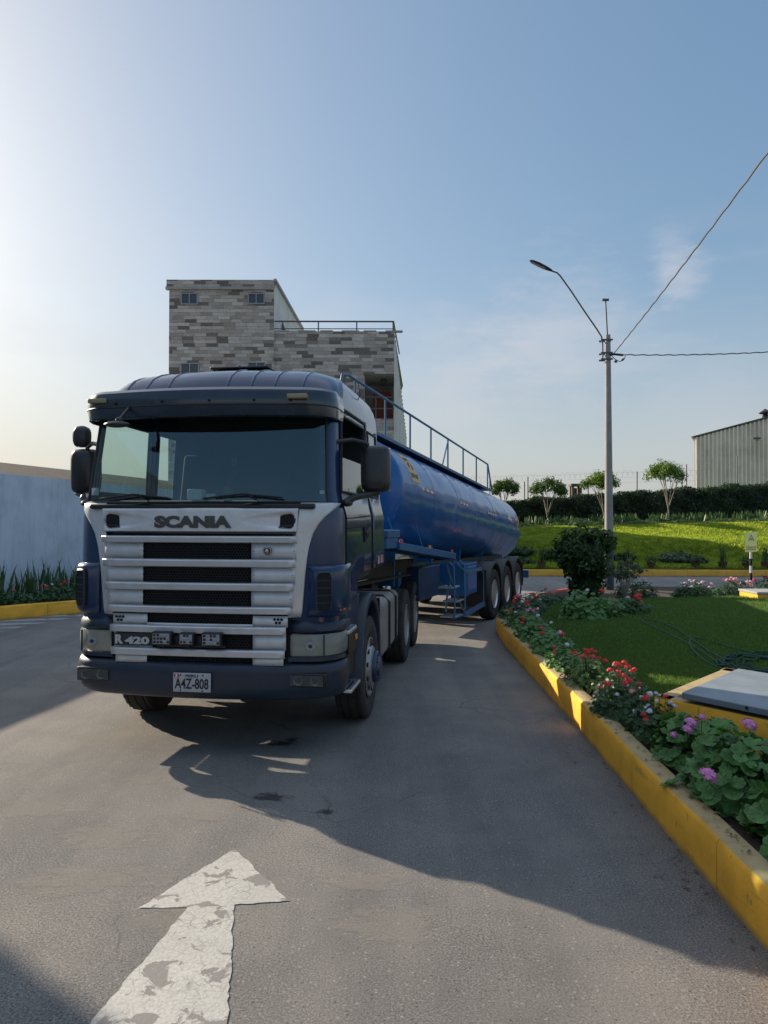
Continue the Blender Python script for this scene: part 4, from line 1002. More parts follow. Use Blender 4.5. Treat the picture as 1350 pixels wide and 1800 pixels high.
# painted arrow
def sheet(name, polys, material, z=.004, label=None):
    mb = MB()
    for p in polys: mb.add([(q[0], q[1], z) for q in p], [tuple(range(len(p)))])
    return structure(name, mb, material, fix=False, smooth=False)
tip, hl, hr_ = G(415,1490), G(247,1593), G(512,1580)
sl, sr = G(333,1592), G(415,1587); bl, br_ = G(160,1800), G(403,1800)
ext = lambda a, b, k: a+(b-a)*k
head = [tip, hl, sl, sr, hr_]
def ragged(p, amp, seed, step=.03):
    r_ = random.Random(seed); out = []; q = 0
    for a, b in zip(p, p[1:]+p[:1]):
        a = Vector(a[:2]); b = Vector(b[:2]); n = max(1, int((b-a).length/step)); t = (b-a).normalized(); nn = Vector((t.y,-t.x))
        for i in range(n):
            q = q*.5 + r_.uniform(-amp, amp); c = a+(b-a)*i/n+nn*q*(0 if i == 0 else 1); out.append((c.x, c.y, 0))
    return out
def trisheet(name, poly, material, z=.004):
    bm = bmesh.new(); f = bm.faces.new([bm.verts.new((p[0],p[1],z)) for p in poly]); f.normal_update(); bmesh.ops.triangulate(bm, faces=[f], ngon_method='EAR_CLIP'); bmesh.ops.recalc_face_normals(bm, faces=bm.faces)
    me = bpy.data.meshes.new(name); bm.to_mesh(me); bm.free(); me.materials.append(material); return structure(name, me)
trisheet('road_arrow_marking', ragged([hr_, tip, hl, sl, ext(sl,bl,1.9), ext(sr,br_,1.9), sr], .006, 4), M['white_paint'])
# hatched bars at the far kerb on the near-wall side
bars = []
for (px, py, w, sk) in ((109,1083.5,.62,.10),(63,1090.5,.62,.10),(22,1098,.60,.10),(-20,1106,.60,.1),(-62,1115,.6,.1),(146,1077.5,.6,.1)):
    c = G(px, py); bars.append([(c.x-w,c.y-.30,0),(c.x+w*.8,c.y+.02,0),(c.x+w,c.y+.26,0),(c.x-w*.8,c.y-.02,0)])
sheet('road_bar_markings', bars, M['faded_paint'])
# dashes along the far kerb, and a faint line on the far road
ds = []
x = -14.0
while x < 40: ds.append([(x,26.55,0),(x+.8,26.55,0),(x+.8,26.72,0),(x,26.72,0)]); x += 1.42
sheet('road_dash_markings', ds, M['faded_paint'])
# oil and water stains
def blotch(name, c, rx, ry, material, seed, z=.003):
    r_ = random.Random(seed); n = 40; ph = [r_.uniform(0,6.28) for _ in range(5)]
    p = []
    for i in range(n):
        a = 2*math.pi*i/n; k = 1+.28*math.sin(2*a+ph[0])+.2*math.sin(3*a+ph[1])+.12*math.sin(5*a+ph[2])+.06*math.sin(9*a+ph[3])
        p.append((k*math.cos(a), k*math.sin(a), 0))
    mb = MB(); mb.add(p, [tuple(range(n))]); o = structure(name, mb, material, fix=False, smooth=False); o.location = (c[0], c[1], z); o.scale = (rx, ry, 1); return o
m = M['stain'] = mat('oil_stain', (0.03,0.03,0.03), 0.45); setcol(m, mixn(m, ramp(m, noise(m, 60,4,.7), [(.35,(0,)*3),(.65,(1,)*3)]), (0.015,0.015,0.016), (0.05,0.047,0.045)))
m = M['wet'] = mat('water_stain', (0.01,0.01,0.012), 0.12, coat=.3)
m = M['dust_patch'] = mat('dry_patch', (0.30,0.28,0.245), 0.95)
STR_ = {'oil_stain': .9, 'water_stain': 1.0, 'dry_patch': .6}; WD_ = {'oil_stain': .2, 'water_stain': .1, 'dry_patch': .36}
def softstain(m):
    n, l, b = nodes(m); t = n.new('ShaderNodeTexCoord'); ln = n.new('ShaderNodeVectorMath'); ln.operation = 'LENGTH'; l.new(t.outputs['Object'], ln.inputs[0])
    v = mth(m, 'ADD', mth(m, 'MULTIPLY', ln.outputs['Value'], .55), mth(m, 'MULTIPLY', mth(m, 'SUBTRACT', noise(m, 2.2, 6, .75), .5), 2.6)); f = ramp(m, v, [(.30,(STR_[m.name],)*3),(.30+WD_[m.name],(0,)*3)])
    tr = n.new('ShaderNodeBsdfTransparent'); mx = n.new('ShaderNodeMixShader'); f = mixn(m, 1.0, f, ramp(m, noise(m, 26, 5, .8), [(.38,(.1,)*3),(.6,(1,)*3)]), 'MULTIPLY'); l.new(f, mx.inputs[0]); l.new(tr.outputs[0], mx.inputs[1]); l.new(b.outputs[0], mx.inputs[2]); l.new(mx.outputs[0], n['Material Output'].inputs[0])
for k_ in ('stain','wet','dust_patch'): softstain(M[k_])
for i_, (px_, py_, rx_, ry_) in enumerate(((185,1470,.30,.12),(330,1610,.22,.10),(160,1545,.34,.12),(690,1620,.25,.12),(365,1433,.16,.06),(255,1370,.16,.07),(640,1545,.2,.08),(395,1370,.14,.05),(60,1420,.3,.1))): blotch('dry_patch', G(px_,py_), rx_*1.25, ry_*1.5, M['dust_patch'], 30+i_, .002)
blotch('road_stain', G(497,1306), .16, .11, M['wet'], 3); blotch('road_stain', G(515,1299), .08, .07, M['wet'], 5)
blotch('road_stain', G(478,1399), .16, .09, M['stain'], 9); blotch('road_stain', G(575,1425), .08, .05, M['stain'], 12)

# ---- near island: kerb, soil, lawn
KERB = [(1.60,-3.0),(1.70,-.5),(1.79,3.44),(1.83,5.4),(1.88,7.16),(1.90,8.9),(1.94,11.8),(2.04,13.4),(2.30,14.3),(2.72,15.3),(3.22,16.6),(3.75,18.0),(4.35,19.1),(5.1,20.0),(6.1,20.6),(7.4,20.7),(9.0,20.4),(12.0,20.4),(16,20.6),(24,20.8)]
def offs(path, d):
    out = []
    for i, p in enumerate(path):
        a = Vector(path[max(0,i-1)]); b = Vector(path[min(len(path)-1,i+1)]); t = (b-a).normalized(); out.append((p[0]+t.y*d, p[1]-t.x*d))
    return out
def refine(path, step=.35):
    out = []
    for a, b in zip(path, path[1:]):
        n = max(1, int((Vector(b)-Vector(a)).length/step))
        for i in range(n): t = i/n; out.append((a[0]+(b[0]-a[0])*t, a[1]+(b[1]-a[1])*t))
    out.append(path[-1]); return out
def kerbmesh(path, w, h, seed=1, rough=.006):
    r_ = random.Random(seed); path = refine(path); o1 = offs(path, .018); o2 = offs(path, .035); o3 = offs(path, w-.02); o4 = offs(path, w)
    side = MB(); topm = MB(); rs = []; rt = []
    for i, p in enumerate(path):
        j = r_.uniform(-rough, rough); hh = h + r_.uniform(-rough, rough)
        rs.append([(p[0]+j,p[1],-.02),(p[0]+j,p[1],hh*.5),(p[0]+j,p[1],hh-.03),(o1[i][0]+j,o1[i][1],hh-.006)])
        rt.append([(o1[i][0]+j,o1[i][1],hh-.006),(o2[i][0],o2[i][1],hh),(o3[i][0],o3[i][1],hh),(o4[i][0],o4[i][1],hh-.02),(o4[i][0],o4[i][1],-.02)])
    side.grid(rs); topm.grid(rt); return side, topm
def kerb(name, path, w, h, ms, mt, seed=1):
    a, b = kerbmesh(path, w, h, seed)
    o = structure(name, a, ms, ang=60); t = b.build('kerb_top', mt, o, ang=60); return o
i0 = KERB.index((2.72,15.3)); i1 = KERB.index((6.1,20.6))
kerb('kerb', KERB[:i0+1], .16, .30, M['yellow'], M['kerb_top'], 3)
kerb('red_kerb', KERB[i0:i1+1], .21, .26, M['red'], M['red'], 4)
kerb('grey_kerb', KERB[i1:], .21, .22, M['concrete'], M['concrete'], 5)

def inpoly(x, y, poly):
    c = False; n = len(poly)
    for i in range(n):
        x1,y1 = poly[i]; x2,y2 = poly[(i+1)%n]
        if (y1 > y) != (y2 > y) and x < (x2-x1)*(y-y1)/(y2-y1)+x1: c = not c
    return c
ins = offs(KERB, .15)
ISL = ins + [(24,-3)]
mb = MB(); mb.add([(x,y,.235) for x,y in ISL], [tuple(range(len(ISL)))])
bm = bmesh.new(); bm.from_mesh(mb.mesh('flower_bed_soil', M['soil'], False)); bmesh.ops.triangulate(bm, faces=bm.faces); me = bpy.data.meshes.new('flower_bed_soil'); bm.to_mesh(me); bm.free(); me.materials.append(M['soil'])
structure('flower_bed_soil', me)
def lawnz(x, y):
    e = sm(x, 2.2, 3.4)
    return .27 + e*(.05 + .13*math.exp(-((x-7.0)/4.2)**2-((y-13.2)/3.0)**2) + .02*math.sin(x*1.7+1)*math.sin(y*1.3))
LAWN = [(2.62,6.95),(2.42,8.0),(2.36,9.2),(2.5,11),(2.75,13),(3.3,14.6),(4.1,15.6),(5.2,16.0),(7,16.2),(10,16.3),(20,16.3),(20,-3),(3.15,-3),(3.15,4.7),(3.9,4.15),(5.25,5.6),(3.62,7.85)]
m = M['lawn'] = mat('lawn_turf', (0.05,0.12,0.025), 0.9, spec=0.15)
a = noise(m, 1.1, 4, .6); b = noise(m, 30, 4, .75); c = noise(m, 150, 3, .7, sc=(1,.5,1))
cc = ramp(m, a, [(.36,(.045,.09,.025)),(.5,(.07,.13,.033)),(.64,(.10,.165,.045))]); cc = mixn(m, 1.0, cc, ramp(m, b, [(.25,(.55,)*3),(.6,(1.15,)*3)]), 'MULTIPLY'); cc = mixn(m, 1.0, cc, ramp(m, c, [(.3,(.6,)*3),(.65,(1.3,)*3)]), 'MULTIPLY')
setcol(m, cc); bump(m, c, .9, .02, bump(m, b, .7, .04))
def lawnmesh(poly, step, zf, name, material, x0,x1,y0,y1):
    nx = int((x1-x0)/step); ny = int((y1-y0)/step); idx = {}; vs = []; fs = []
    for j in range(ny):
        for i in range(nx):
            cx_, cy_ = x0+(i+.5)*step, y0+(j+.5)*step
            if not inpoly(cx_, cy_, poly): continue
            f = []
            for (di, dj) in ((0,0),(1,0),(1,1),(0,1)):
                k = (i+di, j+dj)
                if k not in idx: x = x0+k[0]*step; y = y0+k[1]*step; idx[k] = len(vs); vs.append((x, y, zf(x,y)))
                f.append(idx[k])
            fs.append(f)
    return fastmesh(name, np.array(vs), np.array(fs), material, smooth=True)
structure('lawn', lawnmesh(LAWN, .12, lawnz, 'lawn', M['lawn'], 2.2, 20, -3, 19.8))

def leafmat(name, c0, c1, c2, rough=.55, trans=.35, var=9.0):
    """foliage: varied green, a little light through the leaf"""
    m = bpy.data.materials.new(name); m.use_nodes = True; n = m.node_tree.nodes; l = m.node_tree.links
    b = n['Principled BSDF']; b.inputs['Roughness'].default_value = rough; b.inputs['Specular IOR Level'].default_value = .35
    a = noise(m, var, 3, .6); col = ramp(m, a, [(.32,c0),(.5,c1),(.7,c2)]); setcol(m, col)
    t = n.new('ShaderNodeBsdfTranslucent'); mx = n.new('ShaderNodeMixShader'); mx.inputs[0].default_value = trans
    hs = n.new('ShaderNodeMixRGB'); hs.blend_type = 'MULTIPLY'; hs.inputs[0].default_value = 1; hs.inputs[2].default_value = (1.7,1.6,.6,1); l.new(col, hs.inputs[1]); l.new(hs.outputs[0], t.inputs[0])
    if 'bank' in name: hs.inputs[2].default_value = (3.3,3.0,1.4,1)
    l.new(b.outputs[0], mx.inputs[1]); l.new(t.outputs[0], mx.inputs[2]); l.new(mx.outputs[0], n['Material Output'].inputs[0]); return m
M['grass'] = leafmat('grass_blades', (.05,.11,.03), (.085,.16,.045), (.15,.235,.07), .6, .45, 22)
M['berm_grass'] = leafmat('bank_grass_blades', (.08,.12,.024), (.12,.17,.032), (.19,.23,.055), .6, .66, 3)
M['leaf'] = leafmat('shrub_leaves', (.018,.045,.014), (.032,.075,.02), (.06,.12,.035), .45, .25, 5)
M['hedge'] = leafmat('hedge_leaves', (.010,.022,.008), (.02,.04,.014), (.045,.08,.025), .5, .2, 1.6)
M['tree_leaf'] = leafmat('tree_leaves', (.05,.105,.02), (.09,.17,.03), (.16,.25,.05), .5, .4, 2.5)
M['dark_tree_leaf'] = leafmat('dark_tree_leaves', (.03,.07,.016), (.055,.11,.024), (.09,.16,.035), .5, .3, 2.5)
M['grey_leaf'] = leafmat('grey_green_leaves', (.06,.09,.055), (.10,.14,.085), (.15,.19,.12), .7, .2, 5)
M['snake'] = leafmat('sword_leaves', (.03,.07,.025), (.06,.12,.045), (.13,.19,.08), .45, .15, 12)
M['bark'] = plaster('pale_bark', (.27,.235,.19), (.12,.1,.08), 8, .5, .6)
M['stem'] = mat('green_stem', (.05,.09,.03), .7)
def geranium_leafmat(name, c, vein):
    m = leafmat(name, v3(c,.6), c, v3(c,1.5), .5, .22, 14); n, l, b = nodes(m)
    # paler veins radiating from the stalk and a faint zone ring, from the leaf's own uv (radius, angle)
    uv = n.new('ShaderNodeUVMap'); uv.uv_map = 'UVMap'; s = n.new('ShaderNodeSeparateXYZ'); l.new(uv.outputs[0], s.inputs[0])
    fr = mth(m, 'FRACT', mth(m, 'MULTIPLY', s.outputs[1], 7.0)); d = mth(m, 'ABSOLUTE', mth(m, 'SUBTRACT', fr, .5))
    v = ramp(m, d, [(0.0,(.75,)*3),(.09,(0,)*3)]); ed = ramp(m, s.outputs[0], [(.80,(0,)*3),(1.0,(.35,)*3)])
    src = b.inputs['Base Color'].links[0].from_socket
    setcol(m, mixn(m, mixn(m, 1.0, v, ed, 'ADD'), src, vein)); return m
M['ger_leaf'] = geranium_leafmat('geranium_leaves', (.075,.18,.045), (.16,.28,.10))
M['ger_dark'] = geranium_leafmat('small_geranium_leaves', (.036,.09,.03), (.08,.15,.06))
M['ger_light'] = geranium_leafmat('pale_geranium_leaves', (.10,.17,.04), (.18,.28,.09))
def petal(name, c, c2):
    m = mat(name, c, .55, spec=.2); setcol(m, ramp(m, noise(m, 60, 2), [(.35,c),(.65,c2)])); return m
M['pet_red'] = petal('red_petals', (.62,.03,.035), (.75,.10,.09)); M['pet_pink'] = petal('pink_petals', (.62,.16,.42), (.75,.33,.60))
M['pet_white'] = petal('white_petals', (.62,.55,.66), (.72,.70,.74)); M['pet_lightpink'] = petal('pale_pink_petals', (.7,.35,.42), (.78,.5,.55))

# grass blades on the lawn: uncountable, one object
def blades(name, pts, h, w, material, seed=0):
    g = np.random.default_rng(seed); n = len(pts); pts = np.asarray(pts)
    a = g.uniform(0, 2*np.pi, n); hh = h*g.uniform(.6,1.3,n); ww = w*g.uniform(.7,1.3,n); lean = g.normal(0,.45,(n,2))*hh[:,None]
    dx = np.cos(a)*ww/2; dy = np.sin(a)*ww/2
    v = np.empty((n,3,3)); v[:,0] = pts + np.c_[-dx,-dy,-.004*np.ones(n)]; v[:,1] = pts + np.c_[dx,dy,-.004*np.ones(n)]; v[:,2] = pts + np.c_[lean[:,0],lean[:,1],hh]
    return fastmesh(name, v.reshape(-1,3), np.arange(n*3).reshape(-1,3), material)
pts = []; r_ = random.Random(5)
lx0, lx1 = 2.3, 11.5
for _ in range(150000):
    y = 6.9 + 12.6*r_.random()**1.35; x = r_.uniform(2.3, .53*y+.6)
    if inpoly(x, y, LAWN): pts.append((x, y, lawnz(x,y)))
o = link('grass', blades('grass', pts, .040, .011, M['grass'], 3)); o['kind'] = 'stuff'

# ---- concrete tank pit: yellow kerb ring and grey lid
A = Vector((2.34,6.41)); e1 = Vector((.6,-.8)); e2 = Vector((.685,.728))
pit = empty('pit_kerb', (A.x, A.y, .2)); tag(pit, 'low yellow kerb round the tank pit, under the grey slab lid beside the flower bed', 'pit kerb')
def rel(p, z): return (p[0]-A.x, p[1]-A.y, z-.2)
def seg(a, b, t, zt, mb, mt, nrm):
    n = 10; rs = []; rt = []
    for i in range(n+1):
        p = a+(b-a)*i/n; q = p+nrm*t; j = rnd.uniform(-.004,.004)
        rs.append([rel(p+nrm*j,.15), rel(p+nrm*j,.35), rel(p+nrm*(j+.0),zt-.015), rel(p+nrm*.012,zt)]); rt.append([rel(p+nrm*.012,zt),rel(q-nrm*.01,zt),rel(q,zt-.02),rel(q,.15)])
    mb.grid(rs); mt.grid(rt)
ys = MB(); yt = MB(); c1 = A+e1*2.6; c2 = A+e2*1.75
seg(A, c1, .15, .50, ys, yt, e2); ys.build('pit_wall', M['yellow'], pit, ang=50)
bs_ = MB(); seg(c2, A+e2*.001, .15, .50, bs_, yt, e1); seg(c2+e1*2.6, c2, .15, .50, bs_, yt, -e2); seg(c1+e2*.0, c2+e1*2.6, .15, .50, bs_, yt, -e1)
bs_.build('pit_back_wall', M['kerb_top'], pit, ang=50); yt.build('pit_wall_top', M['kerb_top'], pit, ang=50)
mb = MB(); mb.add([rel(A+e1*.1+e2*.1,.30), rel(c1-e1*.1+e2*.1,.30), rel(c2+e1*2.5-e2*.1,.30), rel(c2+e1*.1-e2*.1,.30)], [(0,1,2,3)]); mb.build('pit_floor', M['hole'], pit, fix=False)
lid = empty('slab_lid', (2.49,6.2,.53)); tag(lid, 'flat grey painted slab lid lying on the yellow pit kerb beside the lawn', 'slab lid')
mb = MB(); L1, L2 = 2.35, 1.40
q = [Vector((0,0)), e1*L1, e1*L1+e2*L2, e2*L2]; mb.prism([(p.x,p.y) for p in q], 0, .055, 'xy'); mb.build('slab', M['slab'], lid, bevel=.008)
mb = MB(); p = e1*.55; mb.lathe([(.012,-.006),(.012,.01)], (p.x-.002,p.y-.002,.035), 'y', 10); mb.build('lifting_hole', M['hole'], lid)

# ---- hose lying in loops on the lawn
hose = MB(); pts = []
c0 = G(1352,1168,.36)
def hz(p): return (p[0], p[1], lawnz(p[0],p[1])+.02)
run = [G(x,y,.36) for x,y in ((1350,1181),(1322,1178),(1290,1172),(1262,1160),(1235,1143),(1205,1130),(1175,1118),(1150,1107),(1131,1098),(1128,1094),(1142,1094),(1165,1100),(1185,1108),(1210,1122),(1240,1140),(1275,1156),(1320,1166),(1360,1172))]
def smooth_path(p, it=3):
    for _ in range(it):
        q = [p[0]]
        for a, b in zip(p, p[1:]): q += [a*.75+b*.25, a*.25+b*.75]
        p = q+[p[-1]]
    return p
hose.tube([hz(p) for p in smooth_path(run)], .013, 7)
run2 = [G(x,y,.36) for x,y in ((1360,1150),(1300,1141),(1250,1128),(1222,1123),(1210,1127),(1212,1136),(1228,1150),(1250,1163),(1280,1172),(1330,1182),(1370,1186))]
hose.tube([hz(p) for p in smooth_path(run2)], .013, 7)
loop = []
for k in range(140):
    a = k*.30; r1 = .62+.20*math.sin(k*.043)+.05*math.sin(k*.31); loop.append(Vector((c0.x+.15+r1*1.0*math.cos(a)+.2*math.sin(k*.05), c0.y+.05+r1*.80*math.sin(a), .36)))
hose.tube([(p.x, p.y, lawnz(p.x,p.y)+.02+.012*(i%5)) for i, p in enumerate(smooth_path(loop, 1))], .012, 6)
M['hose'] = mat('green_hose_rubber', (.012,.055,.035), .6, spec=.3)
tag(hose.build('garden_hose', M['hose']), 'dark green garden hose lying in loose loops on the lawn', 'hose')

# ---- far side: verge, grassed bank
BX0, BX1 = -30.0, 90.0
def bankz(x, y):
    ramp_ = sm(x, 1.5, 6.5); zt = 1.72 + max(0, min(25, x-7))*.024
    z = .26 + .06*sm(y, 27.9, 29.6)
    up = .92*sm(y, 29.6, 33.0) + .04*sm(y,32.8,33.6) + (zt-1.30)*(.35*sm(y, 33.4, 36.6)+.65*max(0,min(1,(y-33.4)/3.4)))
    return z + ramp_*up + .025*math.sin(x*.9)*math.sin(y*1.1)
xs = np.concatenate([np.arange(-30,0,2.0), np.arange(0,26,.25), np.arange(26,90,2.0)]); yy = np.concatenate([np.arange(27.9,38,.2), np.arange(38,60,2), np.array([80,150,400,900])])
V = np.array([(x,y,bankz(x,y)) for y in yy for x in xs]); nx = len(xs)
Fc = np.array([(j*nx+i, j*nx+i+1, (j+1)*nx+i+1, (j+1)*nx+i) for j in range(len(yy)-1) for i in range(nx-1)])
m = M['bank'] = mat('bank_turf', (.09,.14,.02), .9, spec=.15)
a = noise(m, .5, 4, .6); b = noise(m, 7, 5, .75); c = noise(m, 40, 3, .7)
cc = ramp(m, a, [(.35,(.085,.13,.02)),(.5,(.125,.18,.026)),(.65,(.18,.23,.04))]); cc = mixn(m, 1.0, cc, ramp(m, b, [(.25,(.6,)*3),(.6,(1.15,)*3)]), 'MULTIPLY'); setcol(m, mixn(m, 1.0, cc, ramp(m, c, [(.3,(.65,)*3),(.65,(1.25,)*3)]), 'MULTIPLY'))
bump(m, c, .8, .05, bump(m, b, .8, .15))
structure('grass_bank', fastmesh('grass_bank', V, Fc, M['bank'], smooth=True))
pts = []
for _ in range(150000):
    y = r_.uniform(28.2, 37.2); x = r_.uniform(4.5, .54*y+1.5); pts.append((x, y, bankz(x,y)))
o = link('bank_grass', blades('bank_grass', pts, .10, .045, M['berm_grass'], 8)); o['kind'] = 'stuff'
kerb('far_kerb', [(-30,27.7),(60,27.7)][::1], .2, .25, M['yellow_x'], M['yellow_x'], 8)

# ---- plants
def leafquads(n, centre_fn, size, seed, up=.3, fold=False):
    """n small leaves; centre_fn(g) -> (n,3) positions and (n,3) outward normals"""
    g = np.random.default_rng(seed); c, nr = centre_fn(g, n)
    nr = nr + g.normal(0,.55,(n,3)); nr[:,2] += up; nr /= np.linalg.norm(nr,axis=1)[:,None]+1e-9
    t = np.cross(nr, g.normal(0,1,(n,3))); t /= np.linalg.norm(t,axis=1)[:,None]+1e-9; b = np.cross(nr, t)
    s = size*g.uniform(.6,1.35,n)[:,None]
    v = np.empty((n,4,3)); v[:,0] = c - t*s; v[:,1] = c - b*s*.42 + nr*s*.12; v[:,2] = c + t*s; v[:,3] = c + b*s*.42 + nr*s*.12
    return v.reshape(-1,3)
def leafobj(name, lists, material, parent):
    v = np.concatenate(lists); f = np.arange(len(v)).reshape(-1,4)
    return link(name, fastmesh(name, v, f, material), parent)
def blob(cx_, cy_, cz_, rx, ry, rz, shell=.55):
    def fn(g, n):
        d = g.normal(0,1,(n,3)); d /= np.linalg.norm(d,axis=1)[:,None]; k = shell+(1-shell)*g.random(n)**.5
        ph = 1+.10*np.sin(d[:,0]*7+cx_*3)+.08*np.sin(d[:,1]*9+cy_)+.08*np.sin(d[:,2]*8+cz_*5)
        return np.c_[cx_+d[:,0]*rx*k*ph, cy_+d[:,1]*ry*k*ph, cz_+d[:,2]*rz*k*ph], d
    return fn
def leaf_round(lobes=7, rings=3, cup=.25, seed=0):
    """one rounded, scalloped geranium leaf of radius 1: verts, faces(tri), uv"""
    r_ = random.Random(seed); na = lobes*4; vs = [(0,0,0)]; uv = [(0,0)]; fs = []
    for k in range(1, rings+1):
        t = k/rings
        for i in range(na):
            a = 2*math.pi*(i/(na-1))*.955+.14; ph = (i/(na-1)*lobes) % 1
            rad = t*(1-.13*t*abs(2*ph-1)**2.5) * (1-.05*math.cos(a)); z = cup*t*t*(.8+.3*math.sin(a*2+1)) - .10*t*math.cos(2*math.pi*ph) + .05*t*math.sin(3*a)
            vs.append((rad*math.cos(a), rad*math.sin(a), z)); uv.append((t, i/(na-1)))
    for i in range(na-1): fs.append((0,1+i,2+i))
    for k in range(1, rings):
        for i in range(na-1):
            a = 1+(k-1)*na+i; b = a+na; fs += [(a,b,b+1),(a,b+1,a+1)]
    return np.array(vs), np.array(fs), np.array(uv)
def leaf_low(seed=0):
    """small notched leaf"""
    n = 9; vs = [(0,0,0)]; uv = [(0,0)]
    for i in range(n): a = 2*math.pi*i/(n-1)*.93+.2; k = 1 if i % 2 else .84; vs.append((k*math.cos(a), k*math.sin(a), .22+.12*math.sin(2*a+seed))); uv.append((1, i/(n-1)))
    return np.array(vs), np.array([(0,1+i,2+i) for i in range(n-1)]), np.array(uv)
def place_leaves(tmpl, c, nr, size, g):
    n = len(c); V, Fs, U = tmpl
    nr = nr/np.linalg.norm(nr,axis=1)[:,None]; t = np.cross(nr, g.normal(0,1,(n,3))); t /= np.linalg.norm(t,axis=1)[:,None]; b = np.cross(nr, t)
    s = size[:,None,None]
    W = c[:,None,:] + (V[None,:,0,None]*t[:,None,:] + V[None,:,1,None]*b[:,None,:] + V[None,:,2,None]*nr[:,None,:])*s
    f = (Fs[None]+np.arange(n)[:,None,None]*len(V)).reshape(-1,3)
    return W.reshape(-1,3), f, np.tile(U,(n,1))
def florets(kind, seed, size=1.0, count=16):
    """one rounded flower head of many five-petalled florets"""
    r_ = random.Random(seed); mb = MB()
    for k in range(count):
        t = math.acos(1-1.15*(k+.5)/count); a = 2.4*k+r_.uniform(-.2,.2); d = Vector((math.sin(t)*math.cos(a), math.sin(t)*math.sin(a), math.cos(t))); c = d*.030*size*r_.uniform(.85,1.15); c.z *= .75
        x = d.orthogonal().normalized(); y = d.cross(x); rr = .0135*size*r_.uniform(.85,1.2); ph = r_.uniform(0,1)
        vs = [tuple(c)]
        for i in range(10):
            q = ph+2*math.pi*i/10; w = rr*(1.0 if i % 2 else .62); vs.append(tuple(c + x*w*math.cos(q)+y*w*math.sin(q)+d*(.002 if i % 2 else .0)))
        mb.add(vs, [(0,1+i,1+(i+1)%10) for i in range(10)])
    for k in range(5): a = 1.3*k; mb.tube([(0,0,-.03),(.018*math.cos(a)*size,.018*math.sin(a)*size,.0)], .0012, 3)
    return mb.mesh('flower_head', M[kind], smooth=False, fix=False)
HEADS = {k: [florets(k, 11*i+3, 1.0+.15*i, 14+4*i) for i in range(3)] for k in ('pet_red','pet_pink','pet_white','pet_lightpink')}
def geranium(cx_, cy_, gz, rx, ry, h, nleaf, lsize, lm, flowers, label, group=None, seed=0, hi=False, fscale=1.0, frng=.95, at=()):
    g = np.random.default_rng(seed); r_ = random.Random(seed)
    o = empty('geranium', (cx_, cy_, gz)); tag(o, label, 'flowering plant', group)
    d = g.normal(0,1,(nleaf,3)); d[:,2] = np.abs(d[:,2])*1.0; d /= np.linalg.norm(d,axis=1)[:,None]
    low = g.random(nleaf) < .25; d[low,2] *= .2
    k = (.72+.3*g.random(nleaf))*(1+.10*np.sin(d[:,0]*5+seed)+.10*np.cos(d[:,1]*6+seed*2))
    c = np.c_[d[:,0]*rx*k, d[:,1]*ry*k, .05+np.abs(d[:,2])*h*k]
    nr = d*np.array([.55,.55,.8])+g.normal(0,.26,(nleaf,3)); nr[:,2] += .45; nr[:,1] -= .15
    size = lsize*g.uniform(.55,1.25,nleaf)
    vs, fs, us = [], [], []; b0 = 0
    tm = [leaf_round(7,3,.28,1), leaf_round(6,3,.15,2), leaf_round(7,3,.42,3)] if hi else [leaf_low(0), leaf_low(2)]
    pick = g.integers(0, len(tm), nleaf)
    for i, t in enumerate(tm):
        q = pick == i
        if not q.any(): continue
        a, b, c_ = place_leaves(t, c[q], nr[q], size[q], g); vs.append(a); fs.append(b+b0); us.append(c_); b0 += len(a)
    link('foliage', fastmesh('foliage', np.concatenate(vs), np.concatenate(fs), lm, np.concatenate(us), smooth=hi), o)
    st = MB()
    for i in range(0, nleaf, 3 if hi else 6):
        p = c[i]; st.tube([(p[0]*.25,p[1]*.25,.0),(p[0]*.6,p[1]*.6,p[2]*.6),(p[0],p[1],p[2]-.005)], .0028 if hi else .004, 4)
    for (kind, n) in flowers.items():
        for _ in range(n):
            a = r_.uniform(0, 6.283); q = r_.random()**.6*frng; x, y = rx*q*math.cos(a), ry*q*math.sin(a)
            z = .05+h*math.sqrt(max(.05,1-q*q*.85))+r_.uniform(.01,.09)
            st.tube([(x*.6,y*.6,.1),(x*.95,y*.95,z*.7),(x,y,z-.02)], .0025, 4)
            f = link('flower_head', r_.choice(HEADS[kind]), o, (x,y,z)); f.rotation_euler = (r_.uniform(-.4,.5), r_.uniform(-.4,.4), r_.uniform(0,6)); s = fscale*r_.uniform(.6,1.1)*(.72 if kind == 'pet_white' else 1); f.scale = (s,s,s)
    for (X_, Y_, Z_, kind, s) in at:
        x, y, z = X_-cx_, Y_-cy_, Z_-gz
        st.tube([(x*.5,y*.5,.1),(x*.9,y*.9,z*.7),(x,y,z-.02)], .003, 5); f = link('flower_head', HEADS[kind][2], o, (x,y,z)); f.rotation_euler = (.5,0,s); f.scale = (s,s,s)
    st.build('stems', M['stem'], o, smooth=False, fix=False); return o
BG = 'geraniums in the bed along the yellow kerb'
geranium(2.50,3.40,.24,.40,.40,.30,170,.064,M['ger_leaf'],{}, 'broad leaved flowerless geranium at the near end of the bed, cut by the frame edge', BG, 77, True)
geranium(2.42,3.98,.24,.42,.46,.36,230,.066,M['ger_leaf'],{}, 'flowerless broad leaved geranium spilling over the yellow kerb, second from the near end', BG, 1, True)
geranium(2.27,4.68,.24,.42,.42,.35,210,.064,M['ger_leaf'],{}, 'broad leaved geranium with one pink flower head low over the yellow kerb', BG, 2, True, 1.25, .6, at=((1.93,4.42,.50,'pet_pink',1.25),))
geranium(2.85,4.75,.24,.40,.42,.37,210,.064,M['ger_leaf'],{}, 'broad leaved geranium with one pink flower head standing before the yellow pit kerb', BG, 3, True, 1.25, .5, at=((2.46,5.0,.64,'pet_pink',1.2),))
